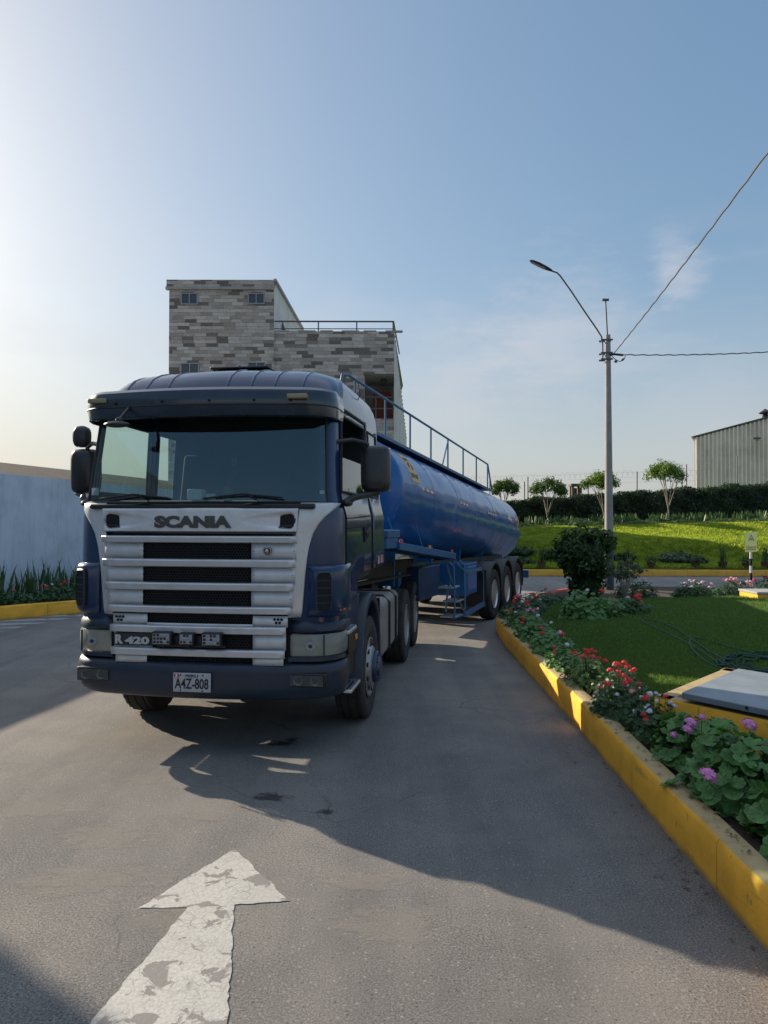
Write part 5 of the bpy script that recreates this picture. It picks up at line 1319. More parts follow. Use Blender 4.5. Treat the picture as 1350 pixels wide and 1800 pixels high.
geranium(2.28,5.42,.24,.32,.36,.30,190,.050,M['ger_leaf'],{}, 'leafy geranium with pink flower heads at the corner of the pit kerb', BG, 4, True, 1.1, .8, at=((2.15,5.2,.60,'pet_pink',1.1),(2.12,5.18,.56,'pet_pink',.9),(2.05,5.25,.50,'pet_pink',.6),(2.23,5.2,.64,'pet_pink',.6)))
geranium(2.22,5.98,.24,.25,.32,.24,300,.027,M['ger_dark'],{'pet_white':9,'pet_red':5}, 'small leaved geranium with mostly white and lilac flowers by the pit kerb', BG, 5, True, .8)
geranium(2.15,6.60,.24,.27,.38,.27,340,.028,M['ger_dark'],{'pet_red':17,'pet_white':7,'pet_lightpink':3}, 'dark leaved geranium crowded with red flower heads and a few white ones', BG, 6, True, .72)
geranium(2.30,7.15,.24,.25,.32,.28,320,.027,M['ger_dark'],{'pet_red':9,'pet_white':2}, 'dark leaved geranium with red flowers between the pit corner and the pale bushy one', BG, 7, False, .9)
geranium(2.16,7.85,.24,.26,.42,.31,420,.024,M['ger_light'],{'pet_red':13}, 'pale green bushy geranium topped with bright red flowers in a patch of sun', BG, 8, False, .95)
geranium(2.16,8.75,.24,.26,.48,.24,300,.032,M['ger_leaf'],{'pet_red':2,'pet_white':1}, 'green geranium with hardly any flowers just beyond the pale bushy one', BG, 9, False, .9)
geranium(2.20,9.75,.24,.28,.55,.26,320,.034,M['ger_leaf'],{'pet_red':3,'pet_lightpink':1}, 'green geranium with three red flower heads midway along the bed', BG, 10, False, .9)
geranium(2.24,10.9,.24,.28,.60,.26,340,.034,M['ger_leaf'],{'pet_red':2,'pet_white':2}, 'long leafy geranium with two red and two white flower heads', BG, 11, False, .9)
geranium(2.30,12.1,.24,.30,.60,.30,360,.034,M['ger_leaf'],{'pet_red':4,'pet_white':3,'pet_pink':3}, 'geranium with pink and white flower heads where the kerb starts to bend', BG, 12, False, 1.0)
geranium(2.42,13.3,.24,.34,.55,.28,340,.036,M['ger_dark'],{'pet_red':5,'pet_white':5}, 'geranium with red and white flowers on the kerb bend beside the trailer wheels', BG, 13, False, 1.1)
geranium(2.80,14.3,.24,.40,.55,.28,340,.036,M['ger_dark'],{'pet_red':5,'pet_white':3,'pet_lightpink':3}, 'geranium with pale pink and red flowers below the rearmost trailer wheel', BG, 14, False, 1.2)
geranium(3.35,15.5,.24,.45,.65,.25,340,.04,M['ger_dark'],{'pet_red':2}, 'low dark geranium behind the kerb bend, almost without flowers', BG, 15, False, 1.1)
geranium(3.52,12.75,.27,.52,.50,.46,520,.052,M['ger_leaf'],{'pet_white':2,'pet_red':1}, 'big round leafy geranium mound at the foot of the clipped bush', None, 16, False, 1.3)
geranium(4.35,13.2,.27,.36,.40,.34,300,.042,M['ger_dark'],{'pet_red':7,'pet_lightpink':1}, 'geranium with bright red flowers growing out of the side of the leafy mound', None, 17, False, 1.25)
geranium(5.95,17.4,.24,.50,.35,.34,300,.045,M['ger_dark'],{'pet_white':9,'pet_lightpink':3}, 'dark geranium with small white flowers beyond the lamp post by the grey kerb', None, 18, False, 1.2)
geranium(7.10,16.9,.24,.50,.36,.34,420,.045,M['ger_dark'],{'pet_white':12,'pet_lightpink':5}, 'wide geranium with white and pale pink flowers at the far edge of the lawn', None, 19, False, 1.35)
geranium(8.0,17.0,.24,.50,.36,.38,380,.045,M['ger_dark'],{'pet_red':8,'pet_lightpink':8,'pet_white':3}, 'geranium with red and pink flowers just before the striped sign post', None, 20, False, 1.3)
geranium(9.3,17.9,.24,.50,.36,.38,260,.045,M['ger_dark'],{'pet_red':4,'pet_white':6}, 'geranium with white and red flowers on the far side of the striped sign post', None, 21, False, 1.3)

# dead leaves and crumbs lying on the kerb and in the bed
g = np.random.default_rng(77); n = 420; y = g.uniform(3.2, 13, n); kx = 1.79+.018*(y-3.4); w_ = g.random(n); x = np.where(w_ < .35, kx+g.uniform(.03,.15,n), np.where(w_ < .7, kx+.2+g.random(n)*.45, kx-.01-g.random(n)**2*.28)); z = np.where(w_ < .35, .309, np.where(w_ < .7, .245, .010))
M['litter'] = mat('dry_leaf_litter', (.10,.065,.035), .9); setcol(M['litter'], ramp(M['litter'], noise(M['litter'], 9, 3), [(.35,(.05,.035,.02)),(.65,(.19,.13,.07))]))
lv_ = leafquads(n, lambda g_, k: (np.c_[x,y,z], np.tile([0,0,3.],(n,1))), .017, 19, up=2.5)
o = leafobj('leaf_litter', [lv_], M['litter'], None); o['kind'] = 'stuff'

# clipped bush beside the lamp post
b = empty('clipped_bush', (4.67,17.2,.27)); tag(b, 'tall dark clipped bush with a feathery top in front of the lamp post', 'bush')
bl_ = [leafquads(900, blob(0,0,.98,.56,.52,.52,.7), .085, 1)]+[leafquads(95, blob(.52*math.cos(q_*1.1)*math.sin(.5+q_*.37), .4*math.sin(q_*1.1), .95+.50*math.cos(.5+q_*.37), .22,.22,.20,.1), .078, 40+q_, up=.8) for q_ in range(13)]+[leafquads(500, blob(.05,0,.32,.44,.40,.40,.7), .08, 2), leafquads(300, blob(.05,0,1.50,.60,.5,.14,.2), .07, 3, up=1.0), leafquads(160, blob(-.50,0,1.20,.26,.3,.28,.3), .07, 4), leafquads(130, blob(.52,-.1,1.3,.2,.3,.25,.3), .07, 5), leafquads(90, blob(-.1,0,1.72,.3,.3,.12,.2), .06, 6, up=1.5), leafquads(70, blob(-.4,-.2,.62,.2,.2,.2,.3), .07, 7)]
leafobj('foliage', bl_, M['leaf'], b)
mb = MB(); mb.ball((0,0,.9),.44,.40,.46); mb.ball((.05,0,.3),.33,.3,.3); mb.build('dark_core', M['hedge'], b)  # solid dark core inside the leaf shell
mb = MB()
for k in range(8): a = k*.8; mb.tube([(0,0,0),(.1*math.cos(a),.1*math.sin(a),.5),(.4*math.cos(a),.4*math.sin(a),1.2)], [.03,.02,.008], 6)
mb.build('trunk', M['bark'], b)
# thin sparse shrub next to it
def sparse(x, y, z, h, wd, n, label, lm, seed):
    r_ = random.Random(seed); b = empty('sparse_shrub', (x,y,z)); tag(b, label, 'shrub'); mb = MB(); tips = []
    for k in range(n):
        a = r_.uniform(0,6.28); q = r_.uniform(.25,1)*wd; p = [Vector((0,0,0)), Vector((q*.3*math.cos(a), q*.3*math.sin(a), h*.45)), Vector((q*math.cos(a), q*math.sin(a), h*r_.uniform(.7,1)))]
        mb.tube(p, [.014,.01,.005], 5); tips += [p[1]*.5+p[2]*.5, p[2], p[2]*.85+p[1]*.15]
    mb.build('stems', M['bark'], b)
    leafobj('foliage', [leafquads(26, blob(t.x,t.y,t.z,.09,.09,.09,.1), .042, seed*50+i) for i, t in enumerate(tips)], lm, b)
sparse(5.28,16.2,.30,.85,.42,11,'thin open shrub with pale twigs next to the lamp post base', M['grey_leaf'], 3)
# low shrubs on the far verge
def shrub(px, py_t, py_b, Y, w, lm, label, cat='shrub', seed=1, n=700, ls=.09, core=True, group=None):
    x = (px-675)/F*Y; z0 = bankz(x,Y); h = (CH-(py_t-HZ)*Y/F)-z0
    b = empty('shrub', (x,Y,z0)); tag(b, label, cat, group); leafobj('foliage', [leafquads(n, blob(0,0,h*.45,w/2,w*.35,h*.55,.6), ls, seed, up=.5)], lm, b)
    if core: mb = MB(); mb.ball((0,0,h*.4),w*.40,w*.28,h*.40); mb.build('dark_core', M['hedge'], b)  # solid dark ball filling the middle of the shrub
    return b
shrub(1190,970,996,30.0,1.55,M['grey_leaf'],'wide grey green spiky shrub on the verge below the grass bank',seed=5,n=1100)
shrub(1226,977,996,29.6,.75,M['grey_leaf'],'small grey green shrub against the wide one on the verge',seed=6,n=500)
shrub(912,962,984,31.0,1.25,M['leaf'],'round dark green shrub on the bank right behind the tank trailer',seed=7,n=900)
shrub(905,980,992,29.4,1.6,M['leaf'],'low flat dark shrub on the verge behind the trailer wheels',seed=8,n=900)
shrub(1097,972,992,30.2,.85,M['leaf'],'small dark shrub on the verge just past the lamp post',seed=9)
shrub(970,966,988,30.5,1.0,M['leaf'],'dark shrub on the verge half hidden by the clipped bush',seed=10)

# sword-leaved plants
def sword(x, y, z, h, n, sp, label, group, seed, name='snake_plant', pot=None, w=.05):
    r_ = random.Random(seed); o = empty(name, (x,y,z)); tag(o, label, 'plant', group); mb = MB(); z0 = 0
    if pot:
        p = MB(); p.lathe([(.0,0),(.13,0),(.17,.22),(.18,.24),(.165,.24),(.15,.2),(0,.2)], n=16); p.build('pot', pot, o); z0 = .2
    for k in range(n):
        a = r_.uniform(0,6.28); q = r_.random()*sp; hh = h*r_.uniform(.55,1.05); lx, ly = r_.gauss(0,.16)*hh, r_.gauss(0,.16)*hh; th = r_.uniform(0,3.14); ww = w*r_.uniform(.7,1.2); rows = []
        for t in (0,.3,.6,.85,1.0):
            wd = ww/2*(1-.1*t if t < .6 else (1-t)/.4*.9+.02); tw = th+t*.7; cx_ = q*math.cos(a)+lx*t*t; cy_ = q*math.sin(a)+ly*t*t; zz = z0+hh*t
            rows.append([(cx_-wd*math.cos(tw),cy_-wd*math.sin(tw),zz),(cx_,cy_+.006,zz),(cx_+wd*math.cos(tw),cy_+wd*math.sin(tw),zz)])
        mb.grid(rows)
    mb.build('leaves', M['snake'], o, fix=False); return o
M['terracotta'] = plaster('terracotta', (.09,.05,.035), (.1,.05,.03), 6, .4)
for px, hh, kind, lb in ((1105,.62,'s','thin sword plant in a low pot on the far verge, nearest the lamp post'),(1144,.35,'b','small round bushy pot plant on the far verge left of the grey shrubs'),(1222,.34,'b','small bushy pot plant standing before the grey green shrubs'),
                    (1270,.72,'s','tall sword plant in a pot between the grey shrubs and the warning sign'),(1311,.36,'b','small bushy pot plant on the far verge behind the warning sign'),(1345,.72,'s','tall sword plant in a pot at the edge of the frame past the warning sign'),(952,.62,'s','sword plant in a low pot on the far verge beside the trailer end')):
    x = (px-675)/F*28.35
    if kind == 's': sword(x, 28.35, .27, hh, 22, .12, lb, 'pot plants along the far kerb', int(px), 'pot_plant', M['terracotta'], .045)
    else:
        o = empty('pot_plant', (x,28.35,.27)); tag(o, lb, 'plant', 'pot plants along the far kerb'); p = MB(); p.lathe([(0,0),(.12,0),(.17,.2),(.16,.2),(0,.17)], n=14); p.build('pot', M['terracotta'], o)
        leafobj('foliage', [leafquads(160, blob(0,0,.30,.24,.22,.17,.3), .05, px)], M['leaf'], o)

# hedge on top of the bank
HX0, HX1 = 4.0, 29.0
def hedge_top(x): return 3.20 + (x-7)*.068 + .07*math.sin(x*2.3)+.05*math.sin(x*5.1+1)
hg = empty('hedge', ((HX0+HX1)/2, 42.8, bankz(15,42.8))); tag(hg, 'long dark clipped hedge running along the top of the grass bank', 'hedge')
g = np.random.default_rng(4); n = 21000
x = g.uniform(HX0, HX1, n); t = g.random(n); zb = np.array([bankz(a,42) for a in x]); zt = np.array([hedge_top(a) for a in x])
front = t < .68; top_ = ~front
lump = .14*np.sin(x*1.9)+.10*np.sin(x*4.3+2)
z = np.where(front, zb+.05+(zt-zb)*g.random(n), zt+g.normal(0,.05,n)); y = np.where(front, 42.0+lump*.8+g.normal(0,.07,n)+.10*np.sin(z*5+x*3), 42.0+lump*.8+g.random(n)*1.5)
c = np.c_[x-hg.location.x, y-hg.location.y, z-hg.location.z]; nr = np.where(front[:,None], np.array([[0,-1.,.2]]), np.array([[0,-.2,1.]]))
leafobj('foliage', [leafquads(n, lambda g_, k: (c, nr), .085, 5, up=.2)], M['hedge'], hg)
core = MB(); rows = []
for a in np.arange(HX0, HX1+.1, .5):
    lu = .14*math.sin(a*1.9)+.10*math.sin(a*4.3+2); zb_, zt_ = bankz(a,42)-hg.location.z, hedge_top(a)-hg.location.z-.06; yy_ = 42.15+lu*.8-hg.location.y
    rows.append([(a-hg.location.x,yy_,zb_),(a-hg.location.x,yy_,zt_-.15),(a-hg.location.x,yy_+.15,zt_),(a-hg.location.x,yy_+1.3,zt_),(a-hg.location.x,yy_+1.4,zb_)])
core.grid(rows); core.add(rows[0],[(0,1,2,3,4)]); core.add(rows[-1],[(4,3,2,1,0)]); core.build('dark_core', M['hedge'], hg)  # solid dark core behind the hedge leaves
# ground cover and sword plants at the hedge's foot: read as one mass
mb = MB(); rr_ = random.Random(11)
for k in range(1500):
    x_ = rr_.uniform(5.5, 22.5); y_ = rr_.uniform(38.0, 38.9); z_ = bankz(x_,y_); hh = rr_.uniform(.25,.70)*(1 if math.sin(x_*1.7)+math.sin(x_*4.1) > -1.0 else .55); lx_ = rr_.gauss(0,.09); th = rr_.uniform(0,3.14); w_ = .03
    rows = [[(x_-w_*math.cos(th)+lx_*t, y_-w_*math.sin(th), z_+hh*t),(x_+w_*math.cos(th)+lx_*t, y_+w_*math.sin(th), z_+hh*t)] for t in (0,.5,.8)]+[[(x_+lx_,y_,z_+hh),(x_+lx_+.004,y_,z_+hh)]]
    mb.grid(rows)
o = mb.build('sword_plant_row', M['snake'], fix=False, smooth=False); o['kind'] = 'stuff'
g = np.random.default_rng(14); n = 5200; x = g.uniform(5, 23, n); y = g.uniform(37.3, 38.0, n); z = np.array([bankz(a,b) for a,b in zip(x,y)])+g.random(n)**.7*(.22+.06*np.sin(x*3))
M['cover'] = leafmat('ground_cover_leaves', (.05,.09,.025), (.09,.14,.045), (.15,.2,.07), .55, .3, 3)
o = leafobj('ground_cover', [leafquads(n, lambda g_, k: (np.c_[x,y,z], np.tile([0,-.5,1.],(n,1))), .055, 9)], M['cover'], None); o['kind'] = 'stuff'

# trees on the bank
def tree(px, py_top, py_mid, px0, px1, Y, label, lm, seed, forky=.35):
    r_ = random.Random(seed); x = (px-675)/F*Y; z0 = bankz(x,Y); zt = CH-(py_top-HZ)*Y/F; zm = CH-(py_mid-HZ)*Y/F; w = (px1-px0)/F*Y; cx_ = ((px0+px1)/2-675)/F*Y-x
    o = empty('tree', (x,Y,z0)); tag(o, label, 'tree', 'small trees along the hedge on the bank')
    H = zt-z0; hm = zm-z0; fork = hm*.60
    mb = MB(); mb.tube([(0,0,-.1),(.03,0,fork*.5),(.0,.02,fork)], [.055,.042,.038], 8)
    ll = []; k = 0
    for q in range(5):
        a = q*1.27+r_.uniform(-.2,.2); rad = w*.5*(.35+.55*r_.random()); ex, ey, ez = cx_+rad*math.cos(a), rad*.8*math.sin(a), hm+(H-hm)*(.25+.5*(1-rad/w))
        mid = (ex*.45, ey*.45, fork+(ez-fork)*.5+.08)
        mb.tube([(0,.02,fork-.05), mid, (ex,ey,ez)], [.024,.016,.008], 6)
        for s in range(2): a2 = a+r_.uniform(-.8,.8); mb.tube([mid, (mid[0]+.25*math.cos(a2)*w*.5, mid[1]+.25*math.sin(a2), mid[2]+.35*(H-hm)), (mid[0]+.45*math.cos(a2)*w*.5, mid[1]+.4*math.sin(a2), mid[2]+.75*(H-hm))], [.013,.009,.005], 5)
        ll.append(leafquads(150, blob(ex,ey,ez+.05,w*.17,w*.16,(H-hm)*.22,.1), .065, seed*31+q, up=.6))
    for q in range(22):
        a = r_.uniform(0,6.28); rad = w*.5*r_.random()**.5*.92; ex, ey = cx_+rad*math.cos(a), rad*.8*math.sin(a); ez = hm+(H-hm)*(.12+.78*math.sqrt(max(0,1-(rad/(w*.55))**2)))*r_.uniform(.75,1.02)
        ll.append(leafquads(120, blob(ex,ey,ez,w*.15,w*.14,(H-hm)*.19,.1), .066, seed*57+q, up=.6))
    mb.build('trunk', M['bark'], o, ang=60); leafobj('crown', ll, lm, o); return o
tree(1175,808,872,1134,1203,39.4,'light green forked tree, closest to the metal warehouse', M['tree_leaf'], 1)
tree(1061,826,878,1024,1087,39.6,'small tree half hidden behind the lamp post', M['tree_leaf'], 2)
tree(962,838,890,929,996,39.8,'flat topped dark tree between the lamp post and the blue tank', M['dark_tree_leaf'], 3)
tree(884,840,884,860,912,39.8,'dark round tree crown showing just behind the end of the blue tank', M['dark_tree_leaf'], 4)

# fence with razor wire behind the hedge
M['galv'] = mat('galvanised_post', (.12,.12,.125), .6, .4)
fe = empty('wire_fence', (12,45,1.9)); tag(fe, 'wire fence on thin posts with coiled razor wire behind the hedge', 'fence')
for px, yt in ((861,840),(922,846),(928,838),(986,842),(1034,836),(1120,828),(1199,824),(1207,815),(1296,800)):
    x_ = (px-675)/F*45; zt_ = CH-(yt-HZ)*45/F; mb = MB(); mb.tube([(x_-12,0,0),(x_-12,0,zt_-1.9)], .035, 6); mb.build('post', M['galv'], fe)
mb = MB()
for dz in (2.2,2.5,2.8): mb.tube([(x_-12,0,dz+(x_-5)*.035+.02*math.sin(x_)) for x_ in np.arange(5,20,.5)], .004, 4)
mb.tube([(5+k*.028-12,.18*math.cos(k*.55),2.75+(k*.028)*.035+.20*math.sin(k*.55)) for k in range(540)], .004, 3)
mb.build('wire', M['galv'], fe)
# small masonry turret beyond the hedge
tw = empty('roof_turret', ((1012-675)/F*46,46,2.05)); tag(tw, 'small brown turret with a flat cap rising behind the hedge', 'turret')
M['brown'] = plaster('brown_masonry', (.13,.10,.08), (.08,.06,.05), 5, .4)
mb = MB()
for sx, sy in ((-1,-1),(1,-1),(1,1),(-1,1)): mb.box(sx*.24-.07,sx*.24+.07,sy*.24-.07,sy*.24+.07,0,2.2)
mb.box(-.12,.06,-.1,.1,0,2.1); mb.build('pillars', M['brown'], tw); mb = MB(); mb.box(-.37,.37,-.37,.37,2.2,2.36); mb.box(-.33,.33,-.33,.33,1.2,1.5); mb.build('cap', M['brown'], tw, bevel=.02)

# ---- metal warehouse
wh = empty('warehouse', (25.2,60,1.9), math.atan2(-.45,.9)); tag(wh, 'big grey warehouse of ribbed metal sheet behind the hedge', 'warehouse')
M['ribbed'] = plaster('weathered_metal_sheet', (.84,.75,.67), (.5,.46,.38), .8, .5, .05, .6); mm = M['ribbed']
n_, l_, b_ = nodes(mm); src = b_.inputs['Base Color'].links[0].from_socket
setcol(mm, mixn(mm, ramp(mm, noise(mm, 1.2, 4, .6, sc=(3,3,.25)), [(.4,(0,)*3),(.75,(.55,)*3)]), src, (.5,.46,.40)))
mb = MB(); W2, pit_ = 26.0, .30; rows_b = []; rows_t = []; k = 0; xx = 0
def gable(x): return (7.0 + .235*x) if x < W2/2 else (7.0+.235*(W2-x))
while xx < W2:
    for dx, dy in ((0,0),(.11,0),(.15,-.18),(.24,-.18),(.28,0)):
        rows_b.append((xx+dx,dy,-1)); rows_t.append((xx+dx,dy,gable(min(W2,xx+dx))))
    xx += pit_
mb.grid([rows_b, rows_t]); mb.build('ribbed_wall', M['ribbed'], wh, smooth=False, fix=False)
mb = MB(); mb.add([(0,0,-1),(0,40,-1),(0,40,7.0),(0,0,7.0)], [(0,1,2,3)]); mb.add([(W2,0,-1),(W2,40,-1),(W2,40,7.0),(W2,0,7.0)], [(0,1,2,3)]); mb.add([(0,40,-1),(W2,40,-1),(W2,40,7),(W2/2,40,gable(W2/2)),(0,40,7)], [(0,1,2,3,4)]); mb.build('plain_walls', M['ribbed'], wh, fix=False)
mb = MB()
for a, b_2 in ((0,W2/2),(W2,W2/2)):
    za, zb2 = gable(a)+.05, gable(b_2 if b_2 < W2/2 else W2/2-.001)+.05; e = -.2 if a == 0 else .2
    mb.add([(a+e,-.2,za-.05),(b_2,-.2,zb2),(b_2,40,zb2),(a+e,40,za-.05),(a+e,-.2,za+.05),(b_2,-.2,zb2+.12),(b_2,40,zb2+.12),(a+e,40,za+.05)], [(0,1,2,3),(4,5,6,7),(0,1,5,4),(3,2,6,7),(0,3,7,4)])
mb.build('roof', M['galv'], wh)
mb = MB(); mb.lathe([(.22,0),(.22,.45),(.15,.5),(.15,.6)], (5.15,1.5,8.3), n=12); mb.lathe([(.45,.55),(.48,.6),(.0,.95)], (5.15,1.5,8.3), n=12); mb.build('roof_ventilator', M['hole'], wh)
mb = MB(); mb.tube([(4.55,-.05,6.55),(4.55,-.5,6.75)], .03, 6); mb.box(4.3,4.8,-.85,-.45,6.62,6.74); mb.build('wall_lamp', M['galv'], wh)
mb = MB(); mb.box(3.3,9,-1.4,-.05,1.35,1.5); mb.box(3.6,3.7,-1.3,-1.2,-1,1.35); mb.tube([(4.0,-.1,2.35),(9,-.1,2.35)], .08, 6); mb.box(4.6,4.7,-.12,-.03,1.5,2.4); mb.tube([(2.3,-.1,.2),(2.3,-.1,3.4)], .05, 6); mb.build('canopy', M['galv'], wh)

# ---- stone clad building
m = M['cladding'] = mat('ledge_stone_tiles', (.3,.28,.26), .85)
s = sep(m); rowh, tl = .15, .50
row = mth(m,'FLOOR', mth(m,'DIVIDE', s[2], rowh)); wn1 = m.node_tree.nodes.new('ShaderNodeTexWhiteNoise'); wn1.noise_dimensions = '1D'; m.node_tree.links.new(row, wn1.inputs['W'])
xy = mth(m,'ADD', s[0], mth(m,'MULTIPLY', s[1], 1.0)); u = mth(m,'DIVIDE', mth(m,'ADD', xy, mth(m,'MULTIPLY', wn1.outputs['Value'], 5.0)), tl); colm = mth(m,'FLOOR', u)
wn2 = m.node_tree.nodes.new('ShaderNodeTexWhiteNoise'); wn2.noise_dimensions = '2D'; cx2 = m.node_tree.nodes.new('ShaderNodeCombineXYZ'); m.node_tree.links.new(row, cx2.inputs[0]); m.node_tree.links.new(colm, cx2.inputs[1]); m.node_tree.links.new(cx2.outputs[0], wn2.inputs['Vector'])
tone = ramp(m, wn2.outputs['Value'], [(0,(.14,.115,.097)),(.15,(.175,.147,.125)),(.22,(.33,.288,.248)),(.55,(.41,.365,.32)),(.8,(.48,.435,.385)),(1,(.55,.505,.455))])
tone = mixn(m, 1.0, tone, ramp(m, noise(m, 5, 5, .7, sc=(1,1,3), dist=1.5), [(.3,(.72,)*3),(.6,(1.12,)*3)]), 'MULTIPLY')
fz_ = mth(m,'FRACT', mth(m,'DIVIDE', s[2], rowh)); fx_ = mth(m,'FRACT', u)
j = mth(m,'MINIMUM', mth(m,'MINIMUM', fz_, mth(m,'SUBTRACT',1.0,fz_)), mth(m,'MULTIPLY', mth(m,'MINIMUM', fx_, mth(m,'SUBTRACT',1.0,fx_)), 4.0))
setcol(m, mixn(m, ramp(m, j, [(.0,(.65,)*3),(.09,(0,)*3)]), tone, (.14,.13,.12))); bump(m, mth(m,'ADD', mth(m,'MULTIPLY', wn2.outputs['Value'], .6), ramp(m, j, [(0,(0,)*3),(.1,(.5,)*3)])), .5, .03)
BY = 32.0
bd = empty('stone_clad_building', (0,BY,0)); tag(bd, 'stone clad building with square tower and lower wing rising behind the truck', 'building')
tx0, tx1, tz = -9.35, -4.80, 12.5; wx1, wz = .43, 10.3; D = 8.2; k = math.tan(R(2.2)); D2 = 10.5
def slab_(name, x0,x1,y0,y1,z0,z1, m_, par=bd, **kw): q = MB(); q.box(x0,x1,y0,y1,z0,z1); return q.build(name, m_, par, **kw)
tower = MB(); tower.add([(tx0,0,0),(tx1,0,0),(tx1,0,tz-.42),(tx0,0,tz-.42)], [(0,1,2,3)]); to = tower.build('tower_front', M['cladding'], bd, smooth=False, fix=False)
slab_('tower_parapet', tx0-.10,tx1+.02,-.08,.2,tz-.30,tz, M['cladding'], smooth=False); slab_('parapet_ledge', tx0-.14,tx1+.0,-.10,.1,tz-.42,tz-.30, M['concrete'], smooth=False)
q = MB(); q.add([(tx0,0.01,0),(tx0+D*k,D,0),(tx0+D*k,D,tz-.05),(tx0,0.01,tz-.05)], [(0,1,2,3)]); q.add([(tx1,0.01,0),(tx1+D*k,D,0),(tx1+D*k,D,tz),(tx1,0.01,tz)], [(0,1,2,3)]); q.add([(tx0+D*k,D,0),(tx1+D*k,D,0),(tx1+D*k,D,tz),(tx0+D*k,D,tz)], [(0,1,2,3)]); q.add([(tx0,.05,tz-.1),(tx1,.05,tz-.1),(tx1+D*k,D,tz-.1),(tx0+D*k,D,tz-.1)], [(0,1,2,3)])
q.build('tower_side', M['concrete_white'], bd, fix=False, smooth=False)
q = MB(); q.bar((tx1+.04,.0,tz+.02),(tx1+D*k+.04,D,tz+.02),.12,.12); q.build('tower_coping', M['concrete'], bd, smooth=False)
q = MB(); q.box(tx1+.10,tx1+.16,1.9,2.9,tz-1.75,tz-1.55); q.bar((tx1+.12,1.9,tz-1.5),(tx1+.14,2.9,tz-1.75),.06,.3); q.build('wall_bracket', M['hole'], bd)
# wing with balcony recess
bx0, bx1, bz0, bz1 = (640-675)/F*BY, .40, CH-(735-HZ)*BY/F, CH-(655-HZ)*BY/F
W_ = MB(); y_ = .12
for x0_,x1_,z0_,z1_ in ((tx1,bx0,0,wz),(bx0,wx1,bz1,wz),(bx0,wx1,0,bz0)): W_.add([(x0_,y_,z0_),(x1_,y_,z0_),(x1_,y_,z1_),(x0_,y_,z1_)], [(0,1,2,3)])
W_.build('wing_front', M['cladding'], bd, smooth=False, fix=False)
q = MB(); q.add([(bx0,y_,bz1),(wx1,y_,bz1),(wx1,3,bz1),(bx0,3,bz1)], [(0,1,2,3)]); q.add([(bx0,y_,bz0),(bx0,3,bz0),(bx0,3,bz1),(bx0,y_,bz1)], [(0,1,2,3)]); q.add([(bx0,3,bz0),(wx1,3,bz0),(wx1,3,bz1),(bx0,3,bz1)], [(0,1,2,3)]); q.add([(bx0,y_,bz0),(wx1,y_,bz0),(wx1,3,bz0),(bx0,3,bz0)], [(0,1,2,3)])
q.build('balcony_recess', M['concrete_white'], bd, smooth=False, fix=False)
M['wood'] = plaster('red_brown_wood', (.22,.055,.03), (.12,.04,.03), 4, .4)
slab_('wooden_screen', bx0+.35,wx1-.12,1.6,1.66,bz0,bz0+1.45, M['wood'], smooth=False)
q = MB()
for dz in (.45,.95): q.tube([(bx0,.2,bz0+dz),(wx1,.2,bz0+dz)], .03, 6)
q.tube([(bx0+.5,.2,bz0),(bx0+.5,.2,bz0+.95)], .025, 6); q.build('balcony_rail', M['galv'], bd)
q = MB(); q.ball(((bx0+wx1)/2+.2,1.2,bz1-.12),.16,.16,.10); q.build('ceiling_lamp', M['galv'], bd)
# slanting side wall of the wing, stepped along its back edge
q = MB(); xb, zb3 = 1.22, CH-(775-HZ)*40/F
N = 26; prev = None
for i in range(N+1):
    t = i/N; x_ = wx1+(xb-wx1)*t; yb_ = .12+8*t; zt_ = wz+(zb3-wz)*t
    q.add([(x_,yb_,0),(x_,yb_,zt_+.07)], [])
b0 = 0
for i in range(N): q.f.append((2*i,2*i+2,2*i+3,2*i+1)); q.m.append(0)
q.build('wing_side', M['concrete_white'], bd, smooth=False, fix=False)
q = MB()
for i in range(1, N, 1):
    t = i/N; x_ = wx1+(xb-wx1)*t; q.box(x_-.01,x_+.03,.12+8*t-.09,.12+8*t+.09,wz+(zb3-wz)*t-.02,wz+(zb3-wz)*t+.05)
q.build('side_coping', M['concrete'], bd, smooth=False)
q = MB(); q.add([(tx1,.12,wz-.05),(wx1,.12,wz-.05),(xb-.2,8,wz-.9),(xb-.4,D2,wz-1.2),(tx1,D2,wz-.05)], [(0,1,2,3,4)]); q.add([(tx0+.2,D,0),(xb-.4,D2,0),(xb-.4,D2,wz-1.2),(tx1,D2,wz-.05),(tx0+.2,D,wz-.05)], [(0,1,2,3,4)])
q.add([(xb,8.12,0),(xb-.4,D2,0),(xb-.4,D2,6.4),(xb,8.12,6.4)], [(0,1,2,3)]); q.build('wing_back', M['concrete_white'], bd, smooth=False, fix=False)
q = MB(); q.box(tx1+.02,wx1-.02,.125,.28,wz-.01,wz+.02)
for i in range(6): x_ = tx1+.1+i*.95; q.box(x_,x_+.55+.2*(i%2),.10,.30,wz,wz+.06)
q.build('wing_parapet', M['concrete'], bd, smooth=False)
q = MB(); rt = CH-(562-HZ)*BY/F
q.tube([(tx1,.18,rt),(.40,.18,rt),(.40,.3,rt-.3),(.44,.3,wz)], .038, 8); q.tube([(tx1,.18,rt-.32),(.40,.18,rt-.32)], .02, 6); q.tube([(.40,.2,rt),(.75,5,rt-.3)], .038, 6)
for px in (495,558,626,690): x_ = (px-675)/F*BY; q.tube([(x_,.18,wz),(x_,.18,rt)], .03, 6)
q.build('roof_railing', M['galv'], bd)
M['alum'] = mat('window_aluminium', (.28,.29,.30), .5, .5)
